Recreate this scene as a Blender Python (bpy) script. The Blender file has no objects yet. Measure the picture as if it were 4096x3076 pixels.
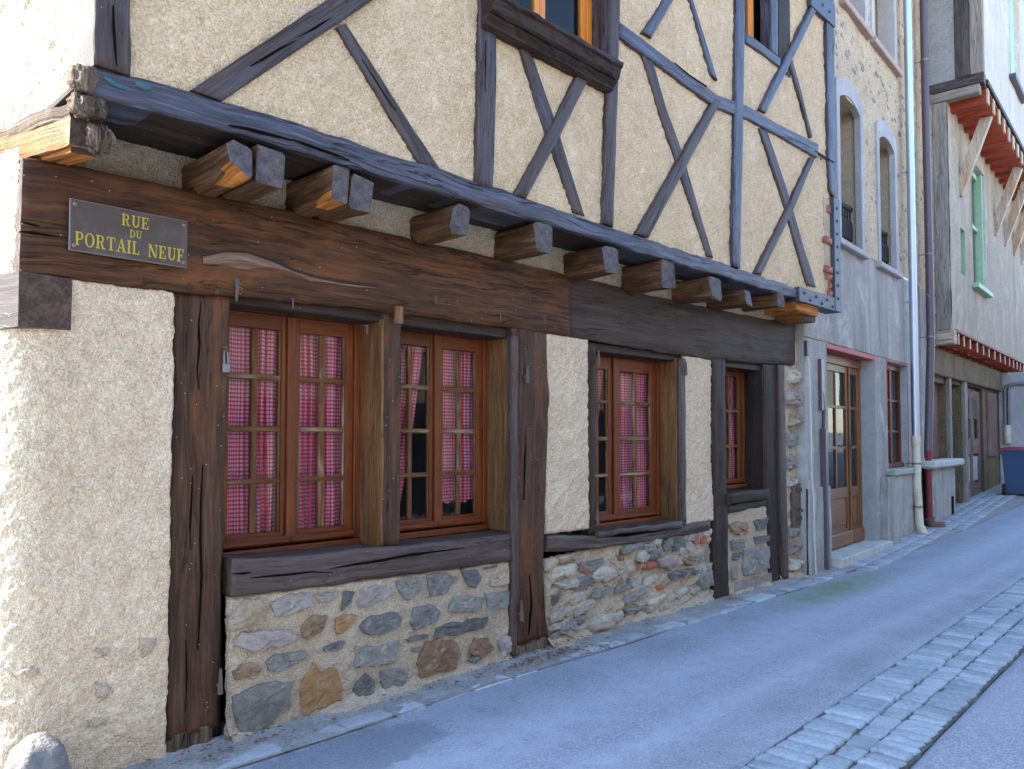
import bpy, math, random
import numpy as np
from math import sin, cos, tan, pi, radians as RAD

sc = bpy.context.scene
C = sc.collection

# ------------------------------------------------------------------ camera, sky, sun, exposure
F_PX, CX, CY = 3150.0, 2048.0, 1630.0          # focal length / principal point for a 4096 px wide frame
YAW, PITCH, DIST, EYE = RAD(44.15), RAD(2.2), 4.1, 1.64
cam_d = bpy.data.cameras.new('camera'); cam = bpy.data.objects.new('camera', cam_d); C.objects.link(cam)
cam.location = (0, -DIST, EYE)
cam.rotation_euler = (pi/2 + PITCH, 0, -(pi/2 - YAW))
cam_d.sensor_width = 36; cam_d.sensor_fit = 'HORIZONTAL'
cam_d.lens = 36*F_PX/4096; cam_d.shift_y = (CY - 1538)/4096
cam_d.clip_start = 0.05; cam_d.clip_end = 400
sc.camera = cam

SUN_TO = (-0.75, 0.66); SUN_EL = RAD(40)
w = bpy.data.worlds.new('World'); sc.world = w; w.use_nodes = True
wt = w.node_tree; wt.nodes.clear()
sky = wt.nodes.new('ShaderNodeTexSky'); sky.sky_type = 'NISHITA'; sky.sun_disc = False
sky.ozone_density = 3.0; sky.dust_density = 0.4; sky.sun_elevation = SUN_EL; sky.sun_rotation = math.atan2(SUN_TO[0], SUN_TO[1])
bg = wt.nodes.new('ShaderNodeBackground'); bg.inputs['Strength'].default_value = 0.15
wo = wt.nodes.new('ShaderNodeOutputWorld')
wt.links.new(sky.outputs[0], bg.inputs[0]); wt.links.new(bg.outputs[0], wo.inputs[0])
sd = bpy.data.lights.new('sun', 'SUN'); sd.energy = 3.4; sd.angle = RAD(0.5); sd.color = (1, 0.93, 0.82)
so = bpy.data.objects.new('sun', sd); C.objects.link(so)
n_ = math.hypot(*SUN_TO)
so.rotation_euler = (pi/2 - SUN_EL, 0, math.atan2(SUN_TO[0]/n_, -SUN_TO[1]/n_)); so.location = (0, 0, 20)
sc.view_settings.view_transform = 'Standard'; sc.view_settings.look = 'None'
sc.view_settings.gamma = 1; sc.view_settings.use_curve_mapping = False
sc.view_settings.exposure = 2.62
sc.render.engine = 'CYCLES'
sc.cycles.max_bounces = 8; sc.cycles.diffuse_bounces = 4; sc.cycles.transparent_max_bounces = 12
sc.cycles.caustics_reflective = False; sc.cycles.caustics_refractive = False
sc.cycles.use_denoising = True

# ------------------------------------------------------------------ geometry of the picture: pixel -> point on a wall plane
FW = (cos(YAW), sin(YAW)); RT = (sin(YAW), -cos(YAW))
def ray(px, py):
    u = (px - CX)/F_PX; v = (CY - py)/F_PX
    f = cos(PITCH) - v*sin(PITCH); z = sin(PITCH) + v*cos(PITCH)
    return (FW[0]*f + RT[0]*u, FW[1]*f + RT[1]*u, z)
def at(px, py, Y=0.0):                       # (x, z) on the plane y = Y of the timber house
    r = ray(px, py); t = (Y + DIST)/r[1]
    return (r[0]*t, EYE + r[2]*t)
B2X, B2Y, B2A = 9.3, -0.05, RAD(4.0)         # the next houses turn by four degrees
def atb(px, py, Y=0.0):                      # (x, z) in the frame of those houses
    r = ray(px, py); c, s = cos(B2A), sin(B2A)
    ox, oy = -B2X, -DIST - B2Y
    lx, ly = ox*c + oy*s, -ox*s + oy*c
    rx, ry = r[0]*c + r[1]*s, -r[0]*s + r[1]*c
    t = (Y - ly)/ry
    return (lx + rx*t, EYE + r[2]*t)

# ------------------------------------------------------------------ noise
rng = np.random.RandomState(7); random.seed(7)
def _hash(ix, iy, iz, seed):
    n = (ix*374761393 + iy*668265263 + iz*1274126177 + seed*974711) & 0xffffffff
    n = ((n ^ (n >> 13))*1274126177) & 0xffffffff
    n = (n ^ (n >> 16)) & 0xffffffff
    return n/4294967295.0
def vnoise(p, seed=0):
    p = np.asarray(p, float); i = np.floor(p).astype(np.int64); f = p - i; f = f*f*(3 - 2*f)
    r = 0
    for dx in (0, 1):
        for dy in (0, 1):
            for dz in (0, 1):
                wgt = (f[..., 0] if dx else 1 - f[..., 0])*(f[..., 1] if dy else 1 - f[..., 1])*(f[..., 2] if dz else 1 - f[..., 2])
                r = r + wgt*_hash(i[..., 0] + dx, i[..., 1] + dy, i[..., 2] + dz, seed)
    return r*2 - 1
def fbm(p, seed=0, oct=3, gain=0.5):
    p = np.asarray(p, float); a = 1; r = 0
    for k in range(oct):
        r = r + a*vnoise(p*(2.03**k) + 17.3*k, seed + k); a *= gain
    return r

# ------------------------------------------------------------------ materials
class NT:
    def __init__(s, name):
        s.m = bpy.data.materials.new(name); s.m.use_nodes = True; s.t = s.m.node_tree; s.t.nodes.clear()
        s.out = s.t.nodes.new('ShaderNodeOutputMaterial')
    def n(s, typ, ins=None, **props):
        nd = s.t.nodes.new('ShaderNode' + typ)
        for k, v in props.items(): setattr(nd, k, v)
        for k, v in (ins or {}).items():
            if isinstance(v, bpy.types.NodeSocket): s.t.links.new(v, nd.inputs[k])
            else: nd.inputs[k].default_value = v
        return nd
    def noise(s, vec, scale, detail=3, rough=0.55, dist=0.0):
        return s.n('TexNoise', {'Vector': vec, 'Scale': scale, 'Detail': detail, 'Roughness': rough, 'Distortion': dist}).outputs[0]
    def ramp(s, fac, stops):
        r = s.n('ValToRGB', {'Fac': fac}); e = r.color_ramp.elements
        while len(e) < len(stops): e.new(0.5)
        for k, (p, c) in enumerate(stops):
            e[k].position = p; e[k].color = (c[0], c[1], c[2], 1) if not isinstance(c, (int, float)) else (c, c, c, 1)
        return r.outputs[0]
    def mix(s, fac, a, b, mode='MIX'):
        nd = s.t.nodes.new('ShaderNodeMix'); nd.data_type = 'RGBA'; nd.blend_type = mode
        for k, v in ((0, fac), (6, a), (7, b)):
            if isinstance(v, bpy.types.NodeSocket): s.t.links.new(v, nd.inputs[k])
            else: nd.inputs[k].default_value = v if k == 0 else (v[0], v[1], v[2], 1)
        return nd.outputs[2]
    def math(s, op, a, b=0.0, c=0.0):
        nd = s.t.nodes.new('ShaderNodeMath'); nd.operation = op
        for k, v in enumerate((a, b, c)):
            if isinstance(v, bpy.types.NodeSocket): s.t.links.new(v, nd.inputs[k])
            else: nd.inputs[k].default_value = v
        return nd.outputs[0]
    def vmap(s, vec, scale=(1, 1, 1), loc=None):
        ins = {'Vector': vec, 'Scale': scale}
        if loc is not None: ins['Location'] = loc
        return s.n('Mapping', ins).outputs[0]
    def obj(s): return s.n('TexCoord').outputs['Object']
    def uv(s): return s.n('TexCoord').outputs['UV']
    def world(s): return s.n('NewGeometry').outputs['Position']
    def rnd(s): return s.n('ObjectInfo').outputs['Random']
    def bump(s, h, strength=0.5, dist=0.01, normal=None):
        ins = {'Height': h, 'Strength': strength, 'Distance': dist}
        if normal is not None: ins['Normal'] = normal
        return s.n('Bump', ins).outputs[0]
    def bsdf(s, col, rough=0.8, normal=None, spec=0.5, metal=0.0, **kw):
        ins = {'Base Color': col if isinstance(col, bpy.types.NodeSocket) else (col[0], col[1], col[2], 1), 'Roughness': rough, 'Metallic': metal, 'Specular IOR Level': spec}
        if normal is not None: ins['Normal'] = normal
        ins.update(kw)
        b = s.n('BsdfPrincipled', ins)
        s.t.links.new(b.outputs[0], s.out.inputs[0]); return b

MAT = {}
def wood(name, dark, mid, light, rough=0.62, spec=0.35, crack=0.5, speck=0.0, patch=None, patch_amt=0.35, bumpy=0.5):
    t = NT(name); uv = t.uv(); rn = t.rnd()
    off = t.n('CombineXYZ', {0: t.math('MULTIPLY', rn, 37.0), 1: t.math('MULTIPLY', rn, 11.0), 2: t.math('MULTIPLY', rn, 5.0)}).outputs[0]
    p = t.n('VectorMath', {0: uv, 1: off}, operation='ADD').outputs[0]
    g = t.noise(t.vmap(p, (3.2, 62, 1)), 1.0, 5, 0.72, 0.25)
    g2 = t.noise(t.vmap(p, (1.3, 20, 1)), 1.0, 4, 0.6, 0.5)
    big = t.noise(t.vmap(p, (1.3, 4.5, 1)), 1.0, 4, 0.6)
    fac = t.math('ADD', t.math('MULTIPLY', g, 0.60), t.math('ADD', t.math('MULTIPLY', g2, 0.32), t.math('MULTIPLY', big, 0.18)))
    col = t.ramp(fac, [(0.40, dark), (0.54, mid), (0.70, light)])
    if patch:
        pn = t.noise(t.vmap(p, (1.1, 5, 1), (3, 7, 1)), 1.0, 4, 0.7, 0.5)
        col = t.mix(t.math('MULTIPLY', t.ramp(pn, [(0.5, 0.0), (0.66, 1.0)]), patch_amt), col, patch)
    ck = t.noise(t.vmap(p, (0.9, 13, 1), (9, 2, 0)), 1.0, 3, 0.55, 0.8)
    cl = t.ramp(t.math('ABSOLUTE', t.math('SUBTRACT', ck, 0.5)), [(0.0, 0.0), (0.017, 1.0)])
    gate = t.ramp(t.noise(t.vmap(p, (0.7, 3, 1), (1, 5, 0)), 1.0, 2), [(0.42, 1.0), (0.52, 0.0)])
    cr = t.math('MAXIMUM', cl, gate)
    crk = t.math('MULTIPLY', t.math('SUBTRACT', 1.0, cr), crack)
    col = t.mix(crk, col, (dark[0]*0.25, dark[1]*0.25, dark[2]*0.25))
    if speck:
        v = t.n('TexVoronoi', {'Vector': t.vmap(p, (38, 38, 1)), 'Scale': 1.0}).outputs
        sp = t.math('MULTIPLY', t.ramp(v[0], [(0.07, 1.0), (0.13, 0.0)]), t.math('GREATER_THAN', t.n('SeparateColor', {0: v[1]}).outputs[0], 1 - speck))
        col = t.mix(sp, col, (0.42, 0.38, 0.33))
    h = t.math('SUBTRACT', t.math('ADD', t.math('MULTIPLY', g, 0.5), t.math('MULTIPLY', g2, 0.6)), t.math('MULTIPLY', crk, 1.2))
    nm = t.bump(h, bumpy, 0.011)
    rg = t.math('ADD', rough - 0.12, t.math('MULTIPLY', g, 0.25))
    t.bsdf(col, rg, nm, spec)
    MAT[name] = t.m; return t.m
def endgrain(name, dark, light, spec=0.3):
    t = NT(name); uv = t.uv()
    r = t.n('VectorMath', {0: t.vmap(uv, (1, 1, 0))}, operation='LENGTH').outputs['Value']
    nz = t.noise(uv, 18, 3)
    rings = t.math('SINE', t.math('MULTIPLY', t.math('ADD', r, t.math('MULTIPLY', nz, 0.06)), 260))
    sep = t.n('SeparateXYZ', {0: uv}).outputs
    ang = t.math('ARCTAN2', sep[1], sep[0])
    radial = t.noise(t.n('CombineXYZ', {0: t.math('MULTIPLY', ang, 5.0), 1: t.math('MULTIPLY', r, 6.0)}).outputs[0], 1.6, 3)
    cl = t.ramp(t.math('ABSOLUTE', t.math('SUBTRACT', radial, 0.5)), [(0.0, 0.0), (0.03, 1.0)])
    fac = t.math('ADD', t.math('MULTIPLY', rings, 0.05), t.math('ADD', 0.1, t.math('MULTIPLY', nz, 0.8)))
    col = t.mix(t.math('MULTIPLY', t.math('SUBTRACT', 1.0, cl), 0.45), t.ramp(fac, [(0.3, dark), (0.75, light)]), (dark[0]*0.3, dark[1]*0.3, dark[2]*0.3))
    nm = t.bump(t.math('ADD', t.math('MULTIPLY', rings, 0.06), cl), 0.5, 0.006)
    t.bsdf(col, 0.72, nm, spec); MAT[name] = t.m
wood('oak_dark', (0.016, 0.0070, 0.0030), (0.054, 0.0220, 0.0085), (0.115, 0.052, 0.022), 0.64, 0.2, 0.8, 0.10, (0.17, 0.060, 0.015), 0.6)
wood('oak_post', (0.017, 0.0090, 0.0056), (0.054, 0.0265, 0.0145), (0.115, 0.062, 0.035), 0.66, 0.2, 0.8, 0.14, (0.16, 0.052, 0.014), 0.55)
wood('oak_black', (0.0095, 0.0065, 0.0052), (0.026, 0.0165, 0.0118), (0.058, 0.038, 0.027), 0.62, 0.22, 0.7, 0.05, (0.050, 0.028, 0.016), 0.5)
wood('oak_blue', (0.012, 0.011, 0.015), (0.038, 0.039, 0.058), (0.12, 0.128, 0.185), 0.5, 0.5, 0.9, 0.02, (0.052, 0.030, 0.018), 0.5, 1.0)
wood('oak_brace', (0.018, 0.0115, 0.0095), (0.052, 0.036, 0.030), (0.12, 0.090, 0.080), 0.58, 0.35, 0.9, 0.03, (0.066, 0.062, 0.080), 0.55, 0.9)
wood('oak_sill', (0.020, 0.012, 0.009), (0.056, 0.034, 0.026), (0.125, 0.086, 0.070), 0.6, 0.35, 0.85, 0.10, (0.085, 0.07, 0.07), 0.5)
wood('oak_jamb', (0.050, 0.022, 0.008), (0.125, 0.058, 0.022), (0.25, 0.14, 0.065), 0.65, 0.25, 0.6, 0.02, (0.22, 0.065, 0.013), 0.55)
wood('oak_joist', (0.020, 0.009, 0.004), (0.080, 0.036, 0.015), (0.25, 0.135, 0.062), 0.6, 0.25, 0.5, 0.0, (0.04, 0.02, 0.012), 0.6)
wood('oak_rot', (0.12, 0.035, 0.008), (0.38, 0.13, 0.025), (0.62, 0.27, 0.07), 0.8, 0.2, 0.9, 0.0, (0.07, 0.04, 0.03), 0.6, 1.0)
wood('oak_decay', (0.035, 0.024, 0.017), (0.12, 0.085, 0.058), (0.30, 0.235, 0.17), 0.85, 0.2, 0.9, 0.0, (0.06, 0.04, 0.03), 0.6, 1.0)
wood('oak_scar', (0.065, 0.036, 0.020), (0.145, 0.090, 0.054), (0.26, 0.185, 0.12), 0.7, 0.3, 0.6, 0.0, (0.10, 0.05, 0.025), 0.6)
wood('oak_torn', (0.13, 0.045, 0.012), (0.28, 0.125, 0.042), (0.46, 0.33, 0.22), 0.8, 0.2, 0.8, 0.0, (0.40, 0.17, 0.035), 0.6, 0.8)
wood('oak_lintel', (0.013, 0.0082, 0.0058), (0.036, 0.0215, 0.0140), (0.080, 0.050, 0.034), 0.62, 0.22, 0.7, 0.05, (0.060, 0.035, 0.020), 0.5)
wood('oak_grey', (0.10, 0.085, 0.07), (0.22, 0.19, 0.155), (0.36, 0.32, 0.27), 0.75, 0.25, 0.8, 0.0, (0.16, 0.15, 0.16), 0.5)
wood('oak_bleached', (0.22, 0.16, 0.10), (0.42, 0.34, 0.25), (0.60, 0.54, 0.46), 0.75, 0.25, 0.9, 0.0, (0.45, 0.20, 0.05), 0.7)
wood('varnish', (0.060, 0.012, 0.003), (0.130, 0.030, 0.007), (0.21, 0.062, 0.015), 0.45, 0.3, 0.15, 0.02, (0.080, 0.027, 0.010), 0.5, 0.2)
wood('varnish_light', (0.085, 0.032, 0.011), (0.175, 0.072, 0.026), (0.27, 0.125, 0.05), 0.45, 0.4, 0.1, 0.0, (0.14, 0.065, 0.03), 0.5, 0.2)
wood('varnish_orange', (0.42, 0.12, 0.012), (0.62, 0.20, 0.02), (0.75, 0.30, 0.045), 0.4, 0.4, 0.1, 0.0, None, 0, 0.2)
wood('bar_peeled', (0.070, 0.024, 0.008), (0.115, 0.048, 0.018), (0.20, 0.10, 0.042), 0.65, 0.2, 0.3, 0.0, (0.34, 0.25, 0.15), 0.85, 0.4)
wood('red_joist', (0.12, 0.016, 0.006), (0.24, 0.036, 0.012), (0.36, 0.075, 0.026), 0.65, 0.3, 0.3, 0.0, (0.12, 0.03, 0.02), 0.5)
wood('door_old', (0.10, 0.06, 0.045), (0.20, 0.125, 0.095), (0.30, 0.21, 0.17), 0.75, 0.25, 0.5, 0.0, (0.16, 0.07, 0.06), 0.5)
endgrain('end_blue', (0.040, 0.033, 0.031), (0.135, 0.115, 0.115), 0.4)
endgrain('end_brown', (0.03, 0.018, 0.012), (0.12, 0.075, 0.05))
endgrain('end_grey', (0.10, 0.09, 0.08), (0.34, 0.31, 0.28))

def plaster(name, dark, mid, light, grain=70, bump=0.6, streak=0.0, streak_col=(0.2, 0.2, 0.2), rubble=0.0, soot=None, rough=0.92):
    t = NT(name); p = t.world()
    a = t.noise(p, grain, 4, 0.62); b = t.noise(p, 3.1, 4, 0.6); c = t.noise(p, 14, 4, 0.65)
    fac = t.math('ADD', t.math('MULTIPLY', a, 0.55), t.math('ADD', t.math('MULTIPLY', b, 0.22), t.math('MULTIPLY', c, 0.25)))
    gv = t.n('TexVoronoi', {'Vector': t.n('VectorMath', {0: p, 1: t.n('VectorMath', {0: t.n('TexNoise', {'Vector': p, 'Scale': 40.0, 'Detail': 2.0}).outputs[1], 1: (0.02, 0.02, 0.02)}, operation='MULTIPLY').outputs[0]}, operation='ADD').outputs[0], 'Scale': grain*1.15}).outputs
    gr_ = t.n('SeparateColor', {0: gv[1]}).outputs[0]
    fac = t.math('ADD', t.math('MULTIPLY', fac, 0.80), t.math('MULTIPLY', gr_, 0.20*min(1.0, bump)))
    col = t.ramp(fac, [(0.36, dark), (0.51, mid), (0.66, light)])
    h = t.math('ADD', t.math('MULTIPLY', t.math('SUBTRACT', 1.0, gv[0]), 0.9), t.math('ADD', t.math('MULTIPLY', a, 0.4), t.math('MULTIPLY', c, 0.5)))
    if streak:
        s1 = t.noise(t.vmap(p, (3.2, 3.2, 0.22)), 1.0, 5, 0.65, 0.3)
        col = t.mix(t.math('MULTIPLY', t.ramp(s1, [(0.42, 0.0), (0.66, 1.0)]), streak), col, streak_col)
        s2 = t.noise(t.vmap(p, (2.0, 2.0, 1.3), (4, 1, 3)), 1.0, 5, 0.7, 0.6)
        col = t.mix(t.math('MULTIPLY', t.ramp(s2, [(0.52, 0.0), (0.70, 1.0)]), streak*0.8), col, light)
    if rubble:
        v = t.n('TexVoronoi', {'Vector': t.vmap(p, (4.5, 4.5, 7.5)), 'Scale': 1.0, 'Randomness': 1.0}, feature='F1').outputs
        st = t.ramp(t.math('ADD', v[0], t.math('MULTIPLY', t.math('SUBTRACT', c, 0.5), 0.7)), [(0.20, 1.0), (0.30, 0.0)])
        rr = t.n('SeparateColor', {0: v[1]}).outputs
        st = t.math('MULTIPLY', st, t.math('GREATER_THAN', rr[0], 0.35))
        scol = t.ramp(rr[1], [(0.0, (0.16, 0.15, 0.16)), (0.4, (0.30, 0.25, 0.21)), (0.7, (0.34, 0.22, 0.16)), (1.0, (0.24, 0.24, 0.27))])
        col = t.mix(t.math('MULTIPLY', st, rubble), col, scol)
        h = t.math('ADD', h, t.math('MULTIPLY', st, 0.8))
    t.bsdf(col, rough, t.bump(h, min(1.0, bump*1.25), 0.022), 0.2); MAT[name] = t.m
plaster('roughcast', (0.47, 0.35, 0.225), (0.70, 0.555, 0.385), (0.87, 0.76, 0.595), 85, 0.5, 0.2, (0.46, 0.355, 0.24))
plaster('roughcast_upper', (0.47, 0.34, 0.19), (0.71, 0.55, 0.345), (0.88, 0.76, 0.555), 78, 0.55, 0.26, (0.45, 0.34, 0.21))
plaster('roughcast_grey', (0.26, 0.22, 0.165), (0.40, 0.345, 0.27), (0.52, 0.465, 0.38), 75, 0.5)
plaster('mortar', (0.36, 0.275, 0.18), (0.56, 0.455, 0.325), (0.72, 0.63, 0.49), 110, 0.55)
plaster('cement', (0.29, 0.275, 0.25), (0.41, 0.39, 0.355), (0.53, 0.505, 0.465), 60, 0.25, 0.9, (0.20, 0.19, 0.165))
plaster('cement_light', (0.33, 0.325, 0.32), (0.43, 0.42, 0.41), (0.53, 0.52, 0.51), 60, 0.25, 0.6, (0.29, 0.275, 0.25))
plaster('rubble_wall', (0.36, 0.275, 0.18), (0.56, 0.45, 0.305), (0.72, 0.61, 0.45), 45, 0.7, 0.3, (0.36, 0.28, 0.19), 0.9)
plaster('infill_tan', (0.36, 0.28, 0.17), (0.48, 0.385, 0.25), (0.56, 0.47, 0.34), 40, 0.25, 0.4, (0.32, 0.26, 0.18))
plaster('white_render', (0.40, 0.39, 0.36), (0.53, 0.515, 0.475), (0.64, 0.625, 0.59), 30, 0.3, 0.7, (0.36, 0.33, 0.28))
plaster('cream_render', (0.32, 0.265, 0.19), (0.44, 0.375, 0.28), (0.54, 0.475, 0.375), 30, 0.35, 0.85, (0.29, 0.24, 0.18))
plaster('pebbledash', (0.30, 0.29, 0.27), (0.46, 0.45, 0.42), (0.62, 0.61, 0.58), 110, 1.0)
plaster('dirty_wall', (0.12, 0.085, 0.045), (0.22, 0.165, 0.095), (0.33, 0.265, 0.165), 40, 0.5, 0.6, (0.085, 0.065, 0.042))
plaster('opposite_render', (0.44, 0.39, 0.31), (0.52, 0.47, 0.38), (0.58, 0.53, 0.45), 40, 0.3)

def simple(name, col, rough=0.6, spec=0.5, metal=0.0, var=0.25, scale=30, bump=0.1, rust=None):
    t = NT(name); p = t.obj(); a = t.noise(p, scale, 4, 0.6)
    c = t.mix(a, tuple(x*(1 - var) for x in col), tuple(min(1, x*(1 + var)) for x in col))
    if rust: c = t.mix(t.ramp(t.noise(p, scale*0.4, 4, 0.7), [(0.5, 0.0), (0.68, 0.8)]), c, rust)
    t.bsdf(c, t.math('ADD', rough - 0.1, t.math('MULTIPLY', a, 0.2)), t.bump(a, bump, 0.005), spec, metal); MAT[name] = t.m
simple('iron', (0.055, 0.058, 0.075), 0.5, 0.5, 0.3, 0.3, 40, 0.3)
simple('iron_rust', (0.12, 0.085, 0.07), 0.75, 0.3, 0.2, 0.4, 60, 0.5, (0.20, 0.10, 0.05))
simple('galvanised', (0.19, 0.185, 0.18), 0.5, 0.5, 0.5, 0.3, 60, 0.3)
simple('zinc', (0.44, 0.49, 0.56), 0.42, 0.5, 0.8, 0.12, 3, 0.0)
simple('brown_pipe', (0.085, 0.058, 0.070), 0.42, 0.5, 0.0, 0.25, 12, 0.05)
simple('cream_pvc', (0.60, 0.53, 0.40), 0.45, 0.5, 0.0, 0.12, 12, 0.05, (0.42, 0.34, 0.22))
simple('red_pipe', (0.20, 0.018, 0.026), 0.55, 0.4, 0.0, 0.25, 12, 0.1, (0.12, 0.03, 0.03))
simple('white_cable', (0.50, 0.49, 0.47), 0.5, 0.4, 0.0, 0.15, 30)
simple('sign_plate', (0.070, 0.052, 0.042), 0.6, 0.25, 0.0, 0.25, 14, 0.1, (0.105, 0.085, 0.072))
simple('sign_edge', (0.17, 0.155, 0.14), 0.5, 0.5, 0.5, 0.2, 30)
simple('sign_gold', (0.36, 0.28, 0.022), 0.5, 0.4, 0.0, 0.15, 60)
simple('screw', (0.22, 0.13, 0.11), 0.6, 0.4, 0.3, 0.2, 90)
simple('brick_red', (0.27, 0.085, 0.052), 0.9, 0.2, 0.0, 0.4, 40, 0.6, (0.42, 0.33, 0.25))
simple('green_paint', (0.25, 0.40, 0.24), 0.55, 0.4, 0.0, 0.2, 14, 0.15, (0.33, 0.46, 0.33))
simple('red_paint', (0.42, 0.10, 0.09), 0.7, 0.3, 0.0, 0.25, 14, 0.15, (0.36, 0.16, 0.13))
simple('sill_pink', (0.34, 0.25, 0.22), 0.85, 0.2, 0.0, 0.3, 14, 0.4, (0.45, 0.42, 0.40))
simple('flashing', (0.30, 0.35, 0.50), 0.35, 0.5, 0.4, 0.15, 8, 0.02)
simple('bin_blue', (0.026, 0.055, 0.13), 0.45, 0.5, 0.0, 0.12, 9, 0.03)
simple('bin_lid', (0.30, 0.012, 0.035), 0.4, 0.5, 0.0, 0.1, 9, 0.03)
simple('rubber', (0.02, 0.02, 0.022), 0.7, 0.3)
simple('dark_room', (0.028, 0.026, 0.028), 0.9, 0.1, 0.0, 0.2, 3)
simple('shutter_white', (0.70, 0.69, 0.66), 0.6, 0.4, 0.0, 0.1, 8)
simple('roof_tile', (0.34, 0.15, 0.09), 0.9, 0.2, 0.0, 0.35, 6, 0.5)
simple('limestone', (0.46, 0.45, 0.41), 0.9, 0.2, 0.0, 0.2, 14, 0.4, (0.30, 0.30, 0.25))
simple('mossy_stone', (0.33, 0.35, 0.29), 0.92, 0.2, 0.0, 0.25, 14, 0.4, (0.18, 0.24, 0.13))
simple('darkener_navy', (0.020, 0.030, 0.055), 0.5, 0.4, 0.0, 0.3, 3)  # for the unseen panels that darken the pane reflections
simple('split_dark', (0.006, 0.004, 0.003), 0.95, 0.05, 0.0, 0.2, 30)
simple('dead_leaf', (0.20, 0.09, 0.04), 0.8, 0.2, 0.0, 0.5, 20)
simple('teal_paint', (0.045, 0.12, 0.15), 0.8, 0.2, 0.0, 0.4, 60, 0.3, (0.06, 0.06, 0.08))

def stone(name, cols, scale=22, bump=0.7):
    t = NT(name); p = t.obj(); rn = t.rnd()
    p2 = t.n('VectorMath', {0: p, 1: t.n('CombineXYZ', {0: t.math('MULTIPLY', rn, 50.0)}).outputs[0]}, operation='ADD').outputs[0]
    a = t.noise(p2, scale, 5, 0.65); b = t.noise(p2, 6, 3, 0.6); c = t.noise(t.vmap(p2, (1, 1, 2.2)), 80, 3, 0.6)
    fac = t.math('ADD', t.math('MULTIPLY', a, 0.5), t.math('ADD', t.math('MULTIPLY', b, 0.35), t.math('MULTIPLY', c, 0.2)))
    col = t.ramp(fac, [(0.34, cols[0]), (0.53, cols[1]), (0.70, cols[2])])
    col = t.mix(t.ramp(t.noise(p2, 11, 4, 0.7), [(0.60, 0.0), (0.72, 0.6)]), col, (0.50, 0.44, 0.36))
    col = t.n('HueSaturation', {'Color': col, 'Value': t.math('ADD', 0.82, t.math('MULTIPLY', rn, 0.36))}).outputs[0]
    t.bsdf(col, 0.85, t.bump(t.math('ADD', a, t.math('MULTIPLY', c, 0.5)), bump, 0.035), 0.3); MAT[name] = t.m
stone('stone_dark', [(0.092, 0.087, 0.078), (0.155, 0.146, 0.132), (0.25, 0.235, 0.208)])
stone('stone_grey', [(0.145, 0.135, 0.115), (0.225, 0.21, 0.18), (0.335, 0.312, 0.268)])
stone('stone_mauve', [(0.21, 0.17, 0.145), (0.32, 0.265, 0.23), (0.44, 0.385, 0.34)])
stone('stone_tan', [(0.28, 0.20, 0.125), (0.42, 0.33, 0.225), (0.54, 0.46, 0.35)])
stone('stone_brown', [(0.16, 0.10, 0.06), (0.27, 0.165, 0.095), (0.38, 0.27, 0.18)])
stone('stone_orange', [(0.24, 0.115, 0.045), (0.37, 0.205, 0.085), (0.46, 0.32, 0.175)])
stone('stone_pale', [(0.30, 0.25, 0.19), (0.44, 0.385, 0.305), (0.58, 0.525, 0.44)])
stone('stone_red', [(0.26, 0.07, 0.035), (0.42, 0.13, 0.07), (0.50, 0.24, 0.16)])
stone('boulder', [(0.11, 0.107, 0.105), (0.21, 0.20, 0.195), (0.33, 0.295, 0.25)], 14, 0.7)
stone('sett_blue', [(0.22, 0.265, 0.30), (0.32, 0.38, 0.425), (0.42, 0.48, 0.53)], 30, 0.5)
stone('sett_pale', [(0.27, 0.29, 0.31), (0.34, 0.365, 0.39), (0.43, 0.455, 0.48)], 30, 0.4)

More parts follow.
